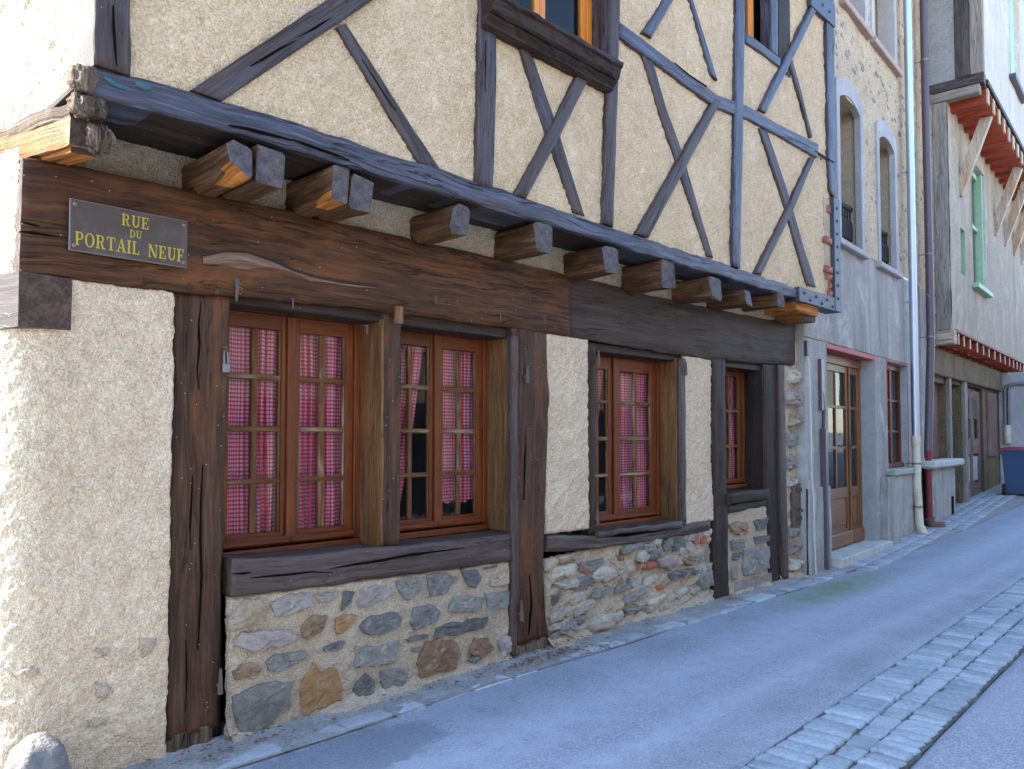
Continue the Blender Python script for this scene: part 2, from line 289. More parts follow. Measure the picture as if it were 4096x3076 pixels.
def asphalt():
    t = NT('asphalt'); p = t.world()
    v = t.n('TexVoronoi', {'Vector': p, 'Scale': 130.0}).outputs
    rr = t.n('SeparateColor', {0: v[1]}).outputs
    a = t.noise(p, 240, 2, 0.5); b = t.noise(p, 0.9, 5, 0.6); c = t.noise(p, 7, 4, 0.6)
    agg = t.ramp(rr[0], [(0.0, (0.115, 0.125, 0.145)), (0.5, (0.25, 0.285, 0.34)), (0.85, (0.37, 0.41, 0.47)), (1.0, (0.58, 0.60, 0.63))])
    col = t.mix(0.45, agg, t.mix(a, (0.18, 0.207, 0.25), (0.36, 0.40, 0.46)))
    col = t.mix(t.math('MULTIPLY', t.ramp(t.math('ADD', t.math('MULTIPLY', b, 0.7), t.math('MULTIPLY', c, 0.3)), [(0.40, 0.0), (0.62, 1.0)]), 0.45), col, (0.345, 0.38, 0.445))
    lane = t.n('SeparateXYZ', {0: p}).outputs[1]
    for yc, wv in ((-1.05, 0.42), (-1.62, 0.20)):
        dl = t.math('DIVIDE', t.math('ABSOLUTE', t.math('SUBTRACT', lane, yc)), wv)
        col = t.mix(t.math('MULTIPLY', t.math('MULTIPLY', t.math('MAXIMUM', t.math('SUBTRACT', 1.0, dl), 0.0), t.ramp(c, [(0.3, 0.4), (0.6, 1.0)])), 0.55), col, (0.42, 0.465, 0.54))
    # damp moss along both edges of the carriageway
    sp = t.n('SeparateXYZ', {0: p}).outputs
    e1 = t.math('ABSOLUTE', t.math('SUBTRACT', sp[1], -0.55)); e2 = t.math('ABSOLUTE', t.math('ADD', sp[1], t.math('SUBTRACT', 2.03, t.math('MULTIPLY', sp[0], 0.02))))
    m = t.math('ADD', t.math('MULTIPLY', t.math('SUBTRACT', 1.0, t.math('MINIMUM', t.math('MULTIPLY', e1, 2.2), 1.0)), 0.5), t.math('MULTIPLY', t.math('SUBTRACT', 1.0, t.math('MINIMUM', t.math('MULTIPLY', e2, 3.0), 1.0)), 0.6))
    mm = t.math('MULTIPLY', m, t.ramp(t.noise(p, 1.6, 5, 0.65), [(0.38, 0.0), (0.66, 1.0)]))
    col = t.mix(t.math('MULTIPLY', mm, 0.65), col, (0.12, 0.145, 0.115))
    xs_ = t.math('MULTIPLY', t.math('SUBTRACT', sp[0], 2.35), 1.5); ys_ = t.math('MULTIPLY', t.math('ADD', sp[1], 0.62), 3.4)
    ds_ = t.math('SQRT', t.math('ADD', t.math('MULTIPLY', xs_, xs_), t.math('MULTIPLY', ys_, ys_)))
    col = t.mix(t.math('MULTIPLY', t.ramp(t.math('ADD', ds_, t.math('MULTIPLY', t.math('SUBTRACT', c, 0.5), 0.8)), [(0.85, 1.0), (1.0, 0.0)]), 0.5), col, (0.12, 0.135, 0.165))
    ck_ = t.noise(t.vmap(p, (1, 1, 0.1)), 1.1, 6, 0.65, 1.5)
    col = t.mix(t.math('MULTIPLY', t.ramp(t.math('ABSOLUTE', t.math('SUBTRACT', ck_, 0.5)), [(0.0, 1.0), (0.0022, 0.0)]), t.math('MULTIPLY', t.math('GREATER_THAN', b, 0.53), 0.6)), col, (0.07, 0.075, 0.085))
    x0 = t.math('MULTIPLY', t.math('SUBTRACT', sp[0], 8.7), 0.55); y0 = t.math('MULTIPLY', t.math('ADD', sp[1], 0.62), 2.6)
    d = t.math('SQRT', t.math('ADD', t.math('MULTIPLY', x0, x0), t.math('MULTIPLY', y0, y0)))
    gm = t.math('MULTIPLY', t.math('MAXIMUM', t.math('SUBTRACT', 1.0, d), 0.0), t.ramp(t.noise(p, 3.0, 4, 0.6), [(0.3, 0.3), (0.6, 1.0)]))
    col = t.mix(t.math('MULTIPLY', gm, 1.0), col, (0.15, 0.215, 0.075))
    t.bsdf(col, 0.82, t.bump(t.math('ADD', v[0], t.math('MULTIPLY', a, 0.4)), 0.6, 0.006), 0.4); MAT['asphalt'] = t.m
asphalt()
def dirt(nm, k):
    t = NT(nm); p = t.world()
    a = t.noise(p, 60, 5, 0.65); b = t.noise(p, 5, 4, 0.6)
    col = t.ramp(t.math('ADD', t.math('MULTIPLY', a, 0.6), t.math('MULTIPLY', b, 0.4)), [(0.38, (0.16*k, 0.155*k, 0.145*k)), (0.55, (0.28*k, 0.275*k, 0.26*k)), (0.7, (0.40*k, 0.395*k, 0.38*k))])
    t.bsdf(col, 0.95, t.bump(a, 0.6, 0.01), 0.2); MAT[nm] = t.m
dirt('joint_dirt', 0.40); dirt('pale_dust', 1.1)
def gingham():
    t = NT('gingham'); uv = t.uv(); sp = t.n('SeparateXYZ', {0: uv}).outputs
    def band(x):
        fr = t.math('FRACT', t.math('MULTIPLY', x, 1/0.0245))
        return t.math('GREATER_THAN', fr, 0.5)
    s = t.math('MULTIPLY', t.math('ADD', band(sp[0]), band(sp[1])), 0.5)
    weave = t.noise(uv, 400, 2)
    col = t.ramp(s, [(0.0, (0.72, 0.57, 0.63)), (0.5, (0.70, 0.12, 0.20)), (1.0, (0.64, 0.006, 0.040))])
    col = t.mix(t.math('MULTIPLY', weave, 0.15), col, (0.6, 0.35, 0.4))
    d = t.n('BsdfDiffuse', {'Color': col}); tr = t.n('BsdfTranslucent', {'Color': col})
    mx = t.n('MixShader', {0: 0.25, 1: d.outputs[0], 2: tr.outputs[0]})
    t.t.links.new(mx.outputs[0], t.out.inputs[0]); MAT['gingham'] = t.m
gingham()
def glass():
    t = NT('window_glass'); p = t.obj()
    nm = t.bump(t.noise(p, 5, 2), 0.06, 0.02)
    fr = t.n('Fresnel', {'IOR': 1.5, 'Normal': nm}).outputs[0]
    tr = t.n('BsdfTransparent', {'Color': (0.90, 0.93, 0.95, 1)}); gl = t.n('BsdfGlossy', {'Roughness': 0.03, 'Normal': nm})
    dd = t.n('BsdfDiffuse', {'Color': (0.5, 0.5, 0.5, 1)})
    m0 = t.n('MixShader', {0: t.math('MULTIPLY', t.ramp(t.noise(p, 9, 4), [(0.35, 0.2), (0.7, 1.0)]), 0.012), 1: tr.outputs[0], 2: dd.outputs[0]})
    mx = t.n('MixShader', {0: t.math('MINIMUM', t.math('MULTIPLY', fr, 0.5), 1.0), 1: m0.outputs[0], 2: gl.outputs[0]})
    t.t.links.new(mx.outputs[0], t.out.inputs[0]); MAT['window_glass'] = t.m
glass()

# ------------------------------------------------------------------ object helpers
ABS = {}                                     # origin of every object in the frame of its thing
def tag(o, label=None, cat=None, group=None, kind=None):
    if label: o['label'] = label
    if cat: o['category'] = cat
    if group: o['group'] = group
    if kind: o['kind'] = kind
    return o
def root(name, loc, label, cat, rz=0.0, group=None):
    o = bpy.data.objects.new(name, None); C.objects.link(o); o.empty_display_size = 0.2
    o.location = loc; o.rotation_euler = (0, 0, rz); tag(o, label, cat, group)
    ABS[o.name] = np.zeros(3) if rz else np.array(loc, float)
    return o
def _fin(o, c, parent):
    C.objects.link(o)
    if parent is not None:
        o.parent = parent; o.location = tuple(c - ABS[parent.name])
    else: o.location = tuple(c)
    ABS[o.name] = c
    return o
def mk(name, V, Fc, mat, parent=None, uv=None, mi=None, smooth=False, origin=None):
    V = np.asarray(V, float)
    c = np.array(origin, float) if origin is not None else (V.min(0) + V.max(0))/2
    me = bpy.data.meshes.new(name)
    me.from_pydata([tuple(v) for v in (V - c)], [], Fc)
    for m in (mat if isinstance(mat, (list, tuple)) else [mat]): me.materials.append(MAT[m])
    if mi is not None: me.polygons.foreach_set('material_index', list(mi))
    if uv is not None:
        ul = me.uv_layers.new(name='UVMap'); ul.data.foreach_set('uv', np.asarray(uv, float).ravel())
    if smooth is not False:
        me.polygons.foreach_set('use_smooth', [True]*len(me.polygons) if smooth is True else list(smooth))
    me.update()
    return _fin(bpy.data.objects.new(name, me), c, parent)
def share(o, c, parent, rz=0.0, scale=None, mat=None):     # another object with the same mesh data
    n = bpy.data.objects.new(o.name.split('.')[0], o.data)
    _fin(n, np.array(c, float), parent); n.rotation_euler = (0, 0, rz)
    if scale: n.scale = scale
    return n
class MB:
    def __init__(s): s.V = []; s.F = []; s.U = []; s.M = []; s.S = []
    def add(s, V, Fc, mi=0, U=None, smooth=False):
        o = len(s.V); s.V += [tuple(v) for v in V]
        for k, f in enumerate(Fc):
            s.F.append([i + o for i in f]); s.M.append(mi if isinstance(mi, int) else mi[k]); s.S.append(smooth)
            s.U += (U[k] if U is not None else [(V[i][0] + V[i][1], V[i][2]) for i in f])
        return s
    def box(s, a, b, bev=0.0, mi=0, along=None):
        a = np.minimum(a, b).astype(float); b = np.maximum(np.array(a), np.maximum(np.array(b), a)).astype(float)
        d = b - a; bev = min(bev, d.min()*0.45)
        ax = int(np.argmax(d)) if along is None else along
        if bev <= 0:
            V = [(x, y, z) for x in (a[0], b[0]) for y in (a[1], b[1]) for z in (a[2], b[2])]
            Fc = [(0, 1, 3, 2), (4, 6, 7, 5), (0, 4, 5, 1), (2, 3, 7, 6), (0, 2, 6, 4), (1, 5, 7, 3)]
        else:
            V = []; idx = {}
            for ix in (0, 1):
                for iy in (0, 1):
                    for iz in (0, 1):
                        cr = [a[0] if ix == 0 else b[0], a[1] if iy == 0 else b[1], a[2] if iz == 0 else b[2]]
                        sg = [1 if ix == 0 else -1, 1 if iy == 0 else -1, 1 if iz == 0 else -1]
                        for k in range(3):
                            q = list(cr)
                            for j in range(3):
                                if j != k: q[j] += sg[j]*bev
                            idx[(ix, iy, iz, k)] = len(V); V.append(tuple(q))
            Fc = []
            for k in range(3):
                o1, o2 = [(1, 2), (2, 0), (0, 1)][k]
                for sd in (0, 1):
                    c = []
                    for (p, q) in ((0, 0), (1, 0), (1, 1), (0, 1)):
                        t = [0, 0, 0]; t[k] = sd; t[o1] = p; t[o2] = q; c.append(idx[(*t, k)])
                    Fc.append(c if sd else c[::-1])
            for k in range(3):
                o1, o2 = [(1, 2), (2, 0), (0, 1)][k]
                for p in (0, 1):
                    for q in (0, 1):
                        t0 = [0, 0, 0]; t1 = [0, 0, 0]; t0[o1] = t1[o1] = p; t0[o2] = t1[o2] = q; t1[k] = 1
                        f = [idx[(*t0, o1)], idx[(*t1, o1)], idx[(*t1, o2)], idx[(*t0, o2)]]
                        Fc.append(f if p == q else f[::-1])
            for ix in (0, 1):
                for iy in (0, 1):
                    for iz in (0, 1):
                        f = [idx[(ix, iy, iz, k)] for k in range(3)]
                        Fc.append(f if (ix + iy + iz) % 2 else f[::-1])
        U = []
        oth = [k for k in range(3) if k != ax]
        r0 = random.random()*3
        for f in Fc:
            P = [V[i] for i in f]; n = np.cross(np.subtract(P[1], P[0]), np.subtract(P[2], P[0])); k = int(np.argmax(abs(n)))
            if k == ax: U.append([(p[oth[0]] - a[oth[0]], p[oth[1]] - a[oth[1]]) for p in P])
            else:
                o2 = oth[0] if k == oth[1] else oth[1]
                U.append([(p[ax] + r0, p[o2] - a[o2] + (0.4 if k == oth[0] else 0)) for p in P])
        return s.add(V, Fc, mi, U)
    def tube(s, pts, r, n=10, mi=0, cap=True):
        pts = [np.array(p, float) for p in pts]; V = []; Fc = []; U = []; L = 0
        rs = r if isinstance(r, (list, tuple)) else [r]*len(pts)
        up = None
        for k, p in enumerate(pts):
            d = (pts[min(k+1, len(pts)-1)] - pts[max(k-1, 0)]); d /= (np.linalg.norm(d) + 1e-9)
            if up is None:
                up = np.array((0, 0, 1.0)) if abs(d[2]) < 0.9 else np.array((1.0, 0, 0))
            e1 = np.cross(d, up); e1 /= np.linalg.norm(e1); e2 = np.cross(e1, d); up = e2
            for j in range(n):
                a = 2*pi*j/n; V.append(tuple(p + rs[k]*(cos(a)*e1 + sin(a)*e2)))
        for k in range(len(pts) - 1):
            l2 = L + float(np.linalg.norm(pts[k+1] - pts[k]))
            for j in range(n):
                Fc.append((k*n + j, k*n + (j+1) % n, (k+1)*n + (j+1) % n, (k+1)*n + j))
                U.append([(L, j*.02), (L, (j+1)*.02), (l2, (j+1)*.02), (l2, j*.02)])
            L = l2
        s.add(V, Fc, mi, U, True)
        if cap:
            o = len(pts)*n
            s.add([V[j] for j in range(n)][::-1], [list(range(n))], mi); s.add(V[-n:], [list(range(n))], mi)
        return s
    def build(s, name, mat, parent=None, origin=None):
        return mk(name, s.V, s.F, mat, parent, s.U, s.M, s.S, origin)
def bx(name, a, b, mat, parent=None, bev=0.004, along=None):
    return MB().box(a, b, bev, 0, along).build(name, mat, parent)

def resample(pairs, step):
    P = [(np.array(a, float), np.array(b, float)) for a, b in pairs]
    out = []; L = 0
    for k in range(len(P) - 1):
        m0 = (P[k][0] + P[k][1])/2; m1 = (P[k+1][0] + P[k+1][1])/2; l = np.linalg.norm(m1 - m0); n = max(1, int(l/step))
        for j in range(n):
            t = j/n; out.append((L + t*l, P[k][0]*(1-t) + P[k+1][0]*t, P[k][1]*(1-t) + P[k+1][1]*t))
        L += l
    out.append((L, P[-1][0], P[-1][1])); return out
SEED = [100]
def timber(name, pairs, yf, depth, mat, parent, end='end_brown', amp=0.004, edge=0.004, bev=0.010, K=6, step=0.05, yf2=None, label=None):
    """a hewn beam in a wall plane: pairs of (x,z) across its front face along its length"""
    SEED[0] += 1; sd = SEED[0]
    R = resample(pairs, step); V = []; U = []; ring = K + 1 + 4; n = len(R)
    Ltot = R[-1][0]; r0 = (sd*0.731) % 3
    S = np.array([r[0] for r in R])
    ea = edge*fbm(np.c_[S*6, np.full(n, 3.3), np.zeros(n)], sd, 3); eb = edge*fbm(np.c_[S*6, np.full(n, 9.1), np.zeros(n)], sd, 3)
    grid = np.zeros((n, K + 1))
    for j in range(K + 1):
        grid[:, j] = amp*fbm(np.c_[S*3.5, np.full(n, j*1.3), np.full(n, 2.0)], sd + 5, 3)
    vv = []
    for k, (l, a, b) in enumerate(R):
        wv = b - a; wl = np.linalg.norm(wv); wd = wv/(wl + 1e-9)
        a2 = a - wd*ea[k]; b2 = b + wd*eb[k]
        yy = yf if yf2 is None else yf + (yf2 - yf)*l/Ltot
        row = []
        for j in range(K + 1):
            if j == 0: q = a2; y = yy + bev
            elif j == K: q = b2; y = yy + bev
            else:
                t = (j - 1)/(K - 2) if K > 2 else .5
                q = a2 + wd*bev + (b2 - a2 - 2*wd*bev)*t; y = yy + grid[k, j]
            row.append((q[0], y, q[1]))
        row += [(b2[0], yy + depth*0.5, b2[1]), (b2[0], yy + depth, b2[1]), (a2[0], yy + depth, a2[1]), (a2[0], yy + depth*0.5, a2[1])]
        V += row
        acc = [0]
        for j in range(1, ring + 1): acc.append(acc[-1] + np.linalg.norm(np.subtract(row[j % ring], row[j-1])))
        vv.append(acc)
    Fc = []; UV = []; mi = []; sm = []
    for k in range(n - 1):
        for j in range(ring):
            j2 = (j + 1) % ring
            Fc.append((k*ring + j, k*ring + j2, (k+1)*ring + j2, (k+1)*ring + j)); mi.append(0); sm.append(j < K)
            UV += [(R[k][0] + r0, vv[k][j]), (R[k][0] + r0, vv[k][j+1]), (R[k+1][0] + r0, vv[k+1][j+1]), (R[k+1][0] + r0, vv[k+1][j])]
    for k, rev in ((0, True), (n - 1, False)):
        f = [k*ring + j for j in range(ring)]
        cc = np.mean([V[i] for i in f], 0); wd = np.array(R[k][2]) - np.array(R[k][1]); wd = wd/(np.linalg.norm(wd) + 1e-9)
        if rev: f = f[::-1]
        Fc.append(f); mi.append(1); sm.append(False)
        for i in f:
            d = np.subtract(V[i], cc); UV.append((d[0]*wd[0] + d[2]*wd[1] + 0.02, d[1] + 0.03))
    # orient
    V = np.array(V); c0 = V.mean(0)
    f = Fc[len(Fc)//2] if False else Fc[(n//2)*ring + K//2 if n > 2 else K//2]
    nrm = np.cross(V[f[1]] - V[f[0]], V[f[2]] - V[f[0]])
    if nrm[1] > 0:
        Fc2 = []; UV2 = []; q = 0
        for f in Fc:
            Fc2.append(list(f)[::-1]); UV2 += UV[q:q+len(f)][::-1]; q += len(f)
        Fc, UV = Fc2, UV2
    o = mk(name, V, Fc, [mat, end], parent, UV, mi, sm)
    if label: o['label'] = label
    return o
def ptimber(name, pp, yf, depth, mat, parent, **kw):         # same, corners read from the photograph on the plane yf
    return timber(name, [(at(*a, yf), at(*b, yf)) for a, b in pp], yf, depth, mat, parent, **kw)

def sheet(name, path, z0, z1, mat, parent, res=0.012, a1=0.004, a2=0.006, a3=0.012, seed=1, edge=(0.02, 0.02, 0.02, 0.02), zpath=None, normals=None, rough_edge=0.006):
    """a displaced skin of render swept along a plan path [(x,y),...] between heights z0 and z1 (numbers or functions of x)"""
    P = np.array(path, float); seg = np.r_[0, np.cumsum(np.linalg.norm(np.diff(P, axis=0), axis=1))]; L = seg[-1]
    nu = max(2, int(L/res)); s = np.linspace(0, L, nu + 1)
    X = np.interp(s, seg, P[:, 0]); Y = np.interp(s, seg, P[:, 1])
    tx = np.gradient(X, s); ty = np.gradient(Y, s); ln = np.hypot(tx, ty); nx, ny = ty/ln, -tx/ln
    f0 = z0 if callable(z0) else (lambda q: z0 + 0*q); f1 = z1 if callable(z1) else (lambda q: z1 + 0*q)
    Z0 = f0(X); Z1 = f1(X); nv = max(2, int(np.max(Z1 - Z0)/res)); t = np.linspace(0, 1, nv + 1)
    S, T = np.meshgrid(s, t, indexing='ij'); XX = np.repeat(X[:, None], nv + 1, 1); YY = np.repeat(Y[:, None], nv + 1, 1)
    ZZ = Z0[:, None] + (Z1 - Z0)[:, None]*T
    # uneven borders
    dl = T*(Z1 - Z0)[:, None]; dh = (1 - T)*(Z1 - Z0)[:, None]
    p = np.stack([S, ZZ, np.zeros_like(S)], -1)
    r = 1.3*vnoise(p/0.017, seed) + 0.6*vnoise(p/0.010, seed + 3)
    pr = np.stack([(S*0.8 + ZZ*0.6)/0.13, (ZZ*0.8 - S*0.6)/0.040, np.zeros_like(S)], -1)
    h = a1*r + a2*(0.7*fbm(p/0.07, seed + 1, 2) + 0.8*fbm(pr, seed + 6, 2)) + a3*vnoise(p/0.45, seed + 2)
    for d, e in ((S, edge[0]), (L - S, edge[1]), (dl, edge[2]), (dh, edge[3])):
        if e: h = h - 0.028*np.clip(1 - d/e, 0, 1)**2
    if rough_edge:
        XXn = rough_edge*fbm(p/0.05, seed + 9, 2)
        w_ = np.clip(1 - np.minimum(S, L - S)/0.05, 0, 1); XX = XX + XXn*w_*(tx[:, None]/ln[:, None]); YY = YY + XXn*w_*(ty[:, None]/ln[:, None])
        w2 = np.clip(1 - np.minimum(dl, dh)/0.05, 0, 1); ZZ = ZZ + rough_edge*fbm(p/0.05, seed + 12, 2)*w2
    XX = XX + nx[:, None]*h; YY = YY + ny[:, None]*h
    V = np.stack([XX, YY, ZZ], -1).reshape(-1, 3)
    i = np.arange(nu)[:, None]*(nv + 1) + np.arange(nv)[None, :]
    Fc = np.stack([i, i + nv + 1, i + nv + 2, i + 1], -1).reshape(-1, 4).tolist()
    return mk(name, V, Fc, mat, parent, None, None, True)
def blob(name, outline, y0, h, mat, parent, seed=0, plane='xz', rings=(1.0, 0.9, 0.66, 0.3), rel=(-1.2, 0.0, 0.75, 1.0), npt=14, jit=0.06, smooth=True, corners=True):
    """a stone: closed outline in a plane, bulging out of it by h"""
    O_ = np.array(outline, float); O_ = np.vstack([O_, O_[:1]]); sg = np.r_[0, np.cumsum(np.linalg.norm(np.diff(O_, axis=0), axis=1))]
    if corners:
        P = []
        for a_, b_ in zip(O_[:-1], O_[1:]):
            m_ = max(1, int(round(npt*np.linalg.norm(b_ - a_)/sg[-1]))); P += [a_ + (b_ - a_)*k_/m_ for k_ in range(m_)]
        P = np.array(P); npt = len(P)
    else:
        s = np.linspace(0, sg[-1], npt, endpoint=False); P = np.c_[np.interp(s, sg, O_[:, 0]), np.interp(s, sg, O_[:, 1])]
    c = P.mean(0); size = np.sqrt(np.ptp(P[:, 0])*np.ptp(P[:, 1])); V = []; Fc = []
    r_ = np.random.RandomState(seed + 1000)
    P = P + r_.normal(0, size*jit*0.35, P.shape)
    tilt = r_.normal(0, 0.25, 2)
    for k, (rg, e) in enumerate(zip(rings, rel)):
        for q in P:
            m = c + (q - c)*rg; d = (q - c)/(size + 1e-6)
            hh = h*e*(1 + (0.22*r_.normal() if k > 0 else 0)) + (h*(tilt @ d)*0.8 if k > 1 else 0)
            V.append((m[0], y0 - hh, m[1]) if plane == 'xz' else (m[0], m[1], y0 + hh))
    V.append((c[0], y0 - h*rel[-1], c[1]) if plane == 'xz' else (c[0], c[1], y0 + h*rel[-1]))
    area = 0.5*np.sum(P[:, 0]*np.roll(P[:, 1], -1) - np.roll(P[:, 0], -1)*P[:, 1]); n = npt
    for k in range(len(rings) - 1):
        for j in range(n): Fc.append((k*n + j, k*n + (j+1) % n, (k+1)*n + (j+1) % n, (k+1)*n + j))
    for j in range(n): Fc.append(((len(rings)-1)*n + j, (len(rings)-1)*n + (j+1) % n, len(V) - 1))
    if area < 0: Fc = [f[::-1] for f in Fc]
    return mk(name, V, Fc, mat, parent, None, None, smooth)

# ================================================================== SETTING: road, gutter, pavement
def gz(x, y=0.0):                            # street level: flat along the timber house, rising slowly beyond it
    x = np.asarray(x, float)
    return 0.06*np.clip((x - 10.5)/3.0, 0, 1) + np.clip(x - 13.5, 0, 12)*0.045 + np.clip(x - 25.5, 0, 60)*0.03
def gutter_y(x): return -2.13 + 0.030*(x - 3.71) - 0.0009*(x - 3.71)**2*0 
def build_road():
    xs = np.r_[-60, -20, np.arange(-6, 30, 0.4), 34, 45, 70, 120]; ys = np.r_[-60, -30, np.arange(-9, -3.3, 0.3), np.arange(-3.2, -1.2, 0.04), np.arange(-1.1, 2.1, 0.25), 5, 20, 60]
    X, Y = np.meshgrid(xs, ys, indexing='ij')
    Z = gz(X) + 0.006*fbm(np.stack([X*0.7, Y*0.9, X*0], -1), 3, 2)
    gy = gutter_y(np.clip(X, -10, 30)) - 0.305
    Z = Z - 0.055/(1 + (np.abs(Y - gy)/0.305)**24)*((X > 2.3) & (X < 21.9)) - 0.006*np.exp(-((Y - gy)/0.6)**2)
    V = np.stack([X, Y, Z], -1).reshape(-1, 3); nv = len(ys) - 1
    i = np.arange(len(xs) - 1)[:, None]*(nv + 1) + np.arange(nv)[None, :]
    Fc = np.stack([i, i + nv + 1, i + nv + 2, i + 1], -1).reshape(-1, 4).tolist()
    tag(mk('road', V, Fc, 'asphalt', None, None, None, True, (0, 0, 0)), kind='structure')
build_road()
def strip(name, x0, x1, ya, yb, dz, mat, step=0.25, label=None):
    xs = np.arange(x0, x1 + step, step); V = []; Fc = []
    for x in xs:
        a, b = (ya(x) if callable(ya) else ya), (yb(x) if callable(yb) else yb)
        for t in np.linspace(0, 1, 4): 
            y = a + (b - a)*t; V.append((x, y, float(gz(x)) + dz(t) + 0.002*float(vnoise(np.array([x*9, y*9, 3.])))))
    for k in range(len(xs) - 1):
        for j in range(3): Fc.append((k*4 + j, (k+1)*4 + j, (k+1)*4 + j + 1, k*4 + j + 1))
    return tag(mk(name, V, Fc, mat, None, None, None, True), kind='structure')
def sett_mesh(lx, ly, seed, mat, dome=0.006, thick=0.06):
    r = np.random.RandomState(seed); hx, hy = lx/2, ly/2; c = min(lx, ly)*0.13
    O_ = np.array([(-hx + c, -hy), (hx - c, -hy), (hx, -hy + c), (hx, hy - c), (hx - c, hy), (-hx + c, hy), (-hx, hy - c), (-hx, -hy + c)])
    O_ = O_ + r.normal(0, min(lx, ly)*0.022, O_.shape)
    V = []
    for sc_, z in ((1.0, -thick), (1.0, -0.010), (0.965, 0.0), (0.80, dome*0.7)):
        for q in O_: V.append((q[0]*sc_, q[1]*sc_, z + (r.normal(0, 0.0025) if z > -0.01 else 0)))
    V.append((0, 0, dome)); Fc = []
    for k in range(3):
        for j in range(8): Fc.append((k*8 + j, k*8 + (j+1) % 8, (k+1)*8 + (j+1) % 8, (k+1)*8 + j))
    for j in range(8): Fc.append((24 + j, 24 + (j+1) % 8, 32))
    me = bpy.data.meshes.new('sett'); me.from_pydata(V, [], Fc); me.materials.append(MAT[mat]); me.polygons.foreach_set('use_smooth', [True]*len(Fc)); me.update()
    return me
def lay(name, me, loc, rz, parent):
    o = bpy.data.objects.new(name, me); _fin(o, np.array(loc, float), parent)
    o.rotation_euler = (random.gauss(0, 0.008), random.gauss(0, 0.008), rz); return o
GT = math.atan(0.030)
gut = strip('gutter', 2.2, 22, lambda x: gutter_y(x) + 0.004, lambda x: gutter_y(x) - 0.614, lambda t: -0.012 - 0.012*math.sin(pi*t), 'joint_dirt')
mA = [sett_mesh(0.088 + 0.012*(k % 3), 0.240 + 0.012*(k % 2), k, 'sett_blue') for k in range(8)]
mB = [sett_mesh(0.165 + 0.02*(k % 3), 0.125 + 0.008*(k % 2), 20 + k, 'sett_blue') for k in range(6)]
mC = [sett_mesh(0.086 + 0.012*(k % 3), 0.188 + 0.01*(k % 2), 40 + k, 'sett_blue') for k in range(8)]
def gutter_row(ms, off, x0, x1, zoff, skew=0.0):
    x = x0
    while x < x1:
        me = random.choice(ms); lx = max(v.co.x for v in me.vertices)*2
        y = gutter_y(x + lx/2) + off
        lay('sett', me, (x + lx/2, y + random.gauss(0, 0.004), float(gz(x)) + zoff + random.gauss(0, 0.003)), GT + skew + random.gauss(0, 0.010), gut); x += lx + 0.009 + random.random()*0.005
gutter_row(mA, -0.130, 3.0, 13.0, 0.000, 0.0)
gutter_row(mB, -0.327, 3.2, 13.0, -0.010)
gutter_row(mC, -0.502, 3.6, 13.0, -0.004, -0.10)

# the strip of dressed stones at the foot of the timber house, bedded in mortar
pav = strip('pavement', 1.2, 10.2, lambda x: -0.335 + 0.02*sin(x*2.1), lambda x: 0.03, lambda t: 0.008 + 0.055*max(0, t - 0.45)**1.3, 'pale_dust', 0.08)
mP = [sett_mesh(0.24 + 0.07*(k % 4), 0.170 + 0.012*(k % 2), 60 + k, 'sett_pale', 0.003, 0.05) for k in range(8)]
x = 1.35
while x < 9.75:
    me = random.choice(mP); lx = max(v.co.x for v in me.vertices)*2
    lay('sett', me, (x + lx/2, -0.245 + random.gauss(0, 0.008), 0.007 + random.gauss(0, 0.002)), random.gauss(0, 0.03), pav); x += lx + 0.007
# rows of setts before the grey house and the wide apron before the far house
def apron():
    c, s = cos(B2A), sin(B2A)
    def wpt(lx, ly): return (B2X + lx*c - ly*s, B2Y + lx*s + ly*c)
    a = strip('sett_pavement', 10.2, 26, lambda x: -0.36, lambda x: B2Y + (x - B2X)*tan(B2A) + 0.12, lambda t: 0.008 + 0.01*t, 'pale_dust', 0.3)
    ms = [sett_mesh(0.10 + 0.01*(k % 3), 0.165 + 0.01*(k % 2), 80 + k, 'sett_pale', 0.007) for k in range(8)]
    for row, (ly, s0, s1) in enumerate(((-0.40, 0.55, 11.6), (-0.22, 0.9, 11.6), (-0.04, 3.2, 11.4), (-0.58, 5.2, 11.6))):
        xx = s0
        while xx < s1:
            me = random.choice(ms); lx = max(v.co.x for v in me.vertices)*2
            p = wpt(xx + lx/2, ly)
            if p[1] < -0.40: 
                xx += lx + 0.01; continue
            lay('sett', me, (p[0], p[1], float(gz(p[0])) + 0.016 + random.gauss(0, 0.003)), B2A + random.gauss(0, 0.03), a); xx += lx + 0.012
apron()

# ================================================================== THE TIMBER-FRAMED HOUSE
H1 = root('half_timbered_house', (5.2, 0, 0), 'half-timbered house with dark oak beams, cream roughcast and small-paned windows', 'house')
SDIR = (cos(RAD(105)), sin(RAD(105)))        # the side wall leaves the corner at an open angle
# --- rendered walls at street level
def corner_path(xr, yr, rad, back, x_end):
    """plan path: far along the side wall -> rounded corner -> along the front"""
    # corner point K=(xr,yr); tangent lengths
    th = RAD(75); tl = rad*tan(th/2); k = np.array((xr, yr)); d = np.array(SDIR)
    A = k + d*tl; B = k + np.array((tl, 0))
    nA = np.array((d[1], -d[0]))                       # inward normal of side wall (towards +x)
    cen = A + nA*rad*(1 if nA[0] > 0 else -1)
    a0 = math.atan2(A[1] - cen[1], A[0] - cen[0]); a1 = math.atan2(B[1] - cen[1], B[0] - cen[0])
    while a1 < a0: a1 += 2*pi
    if a1 - a0 > pi: a1 -= 2*pi
    arc = [tuple(cen + rad*np.array((cos(a0 + (a1 - a0)*t), sin(a0 + (a1 - a0)*t)))) for t in np.linspace(0, 1, 16)]
    return [tuple(k + d*back)] + arc + [(x_end, yr)]
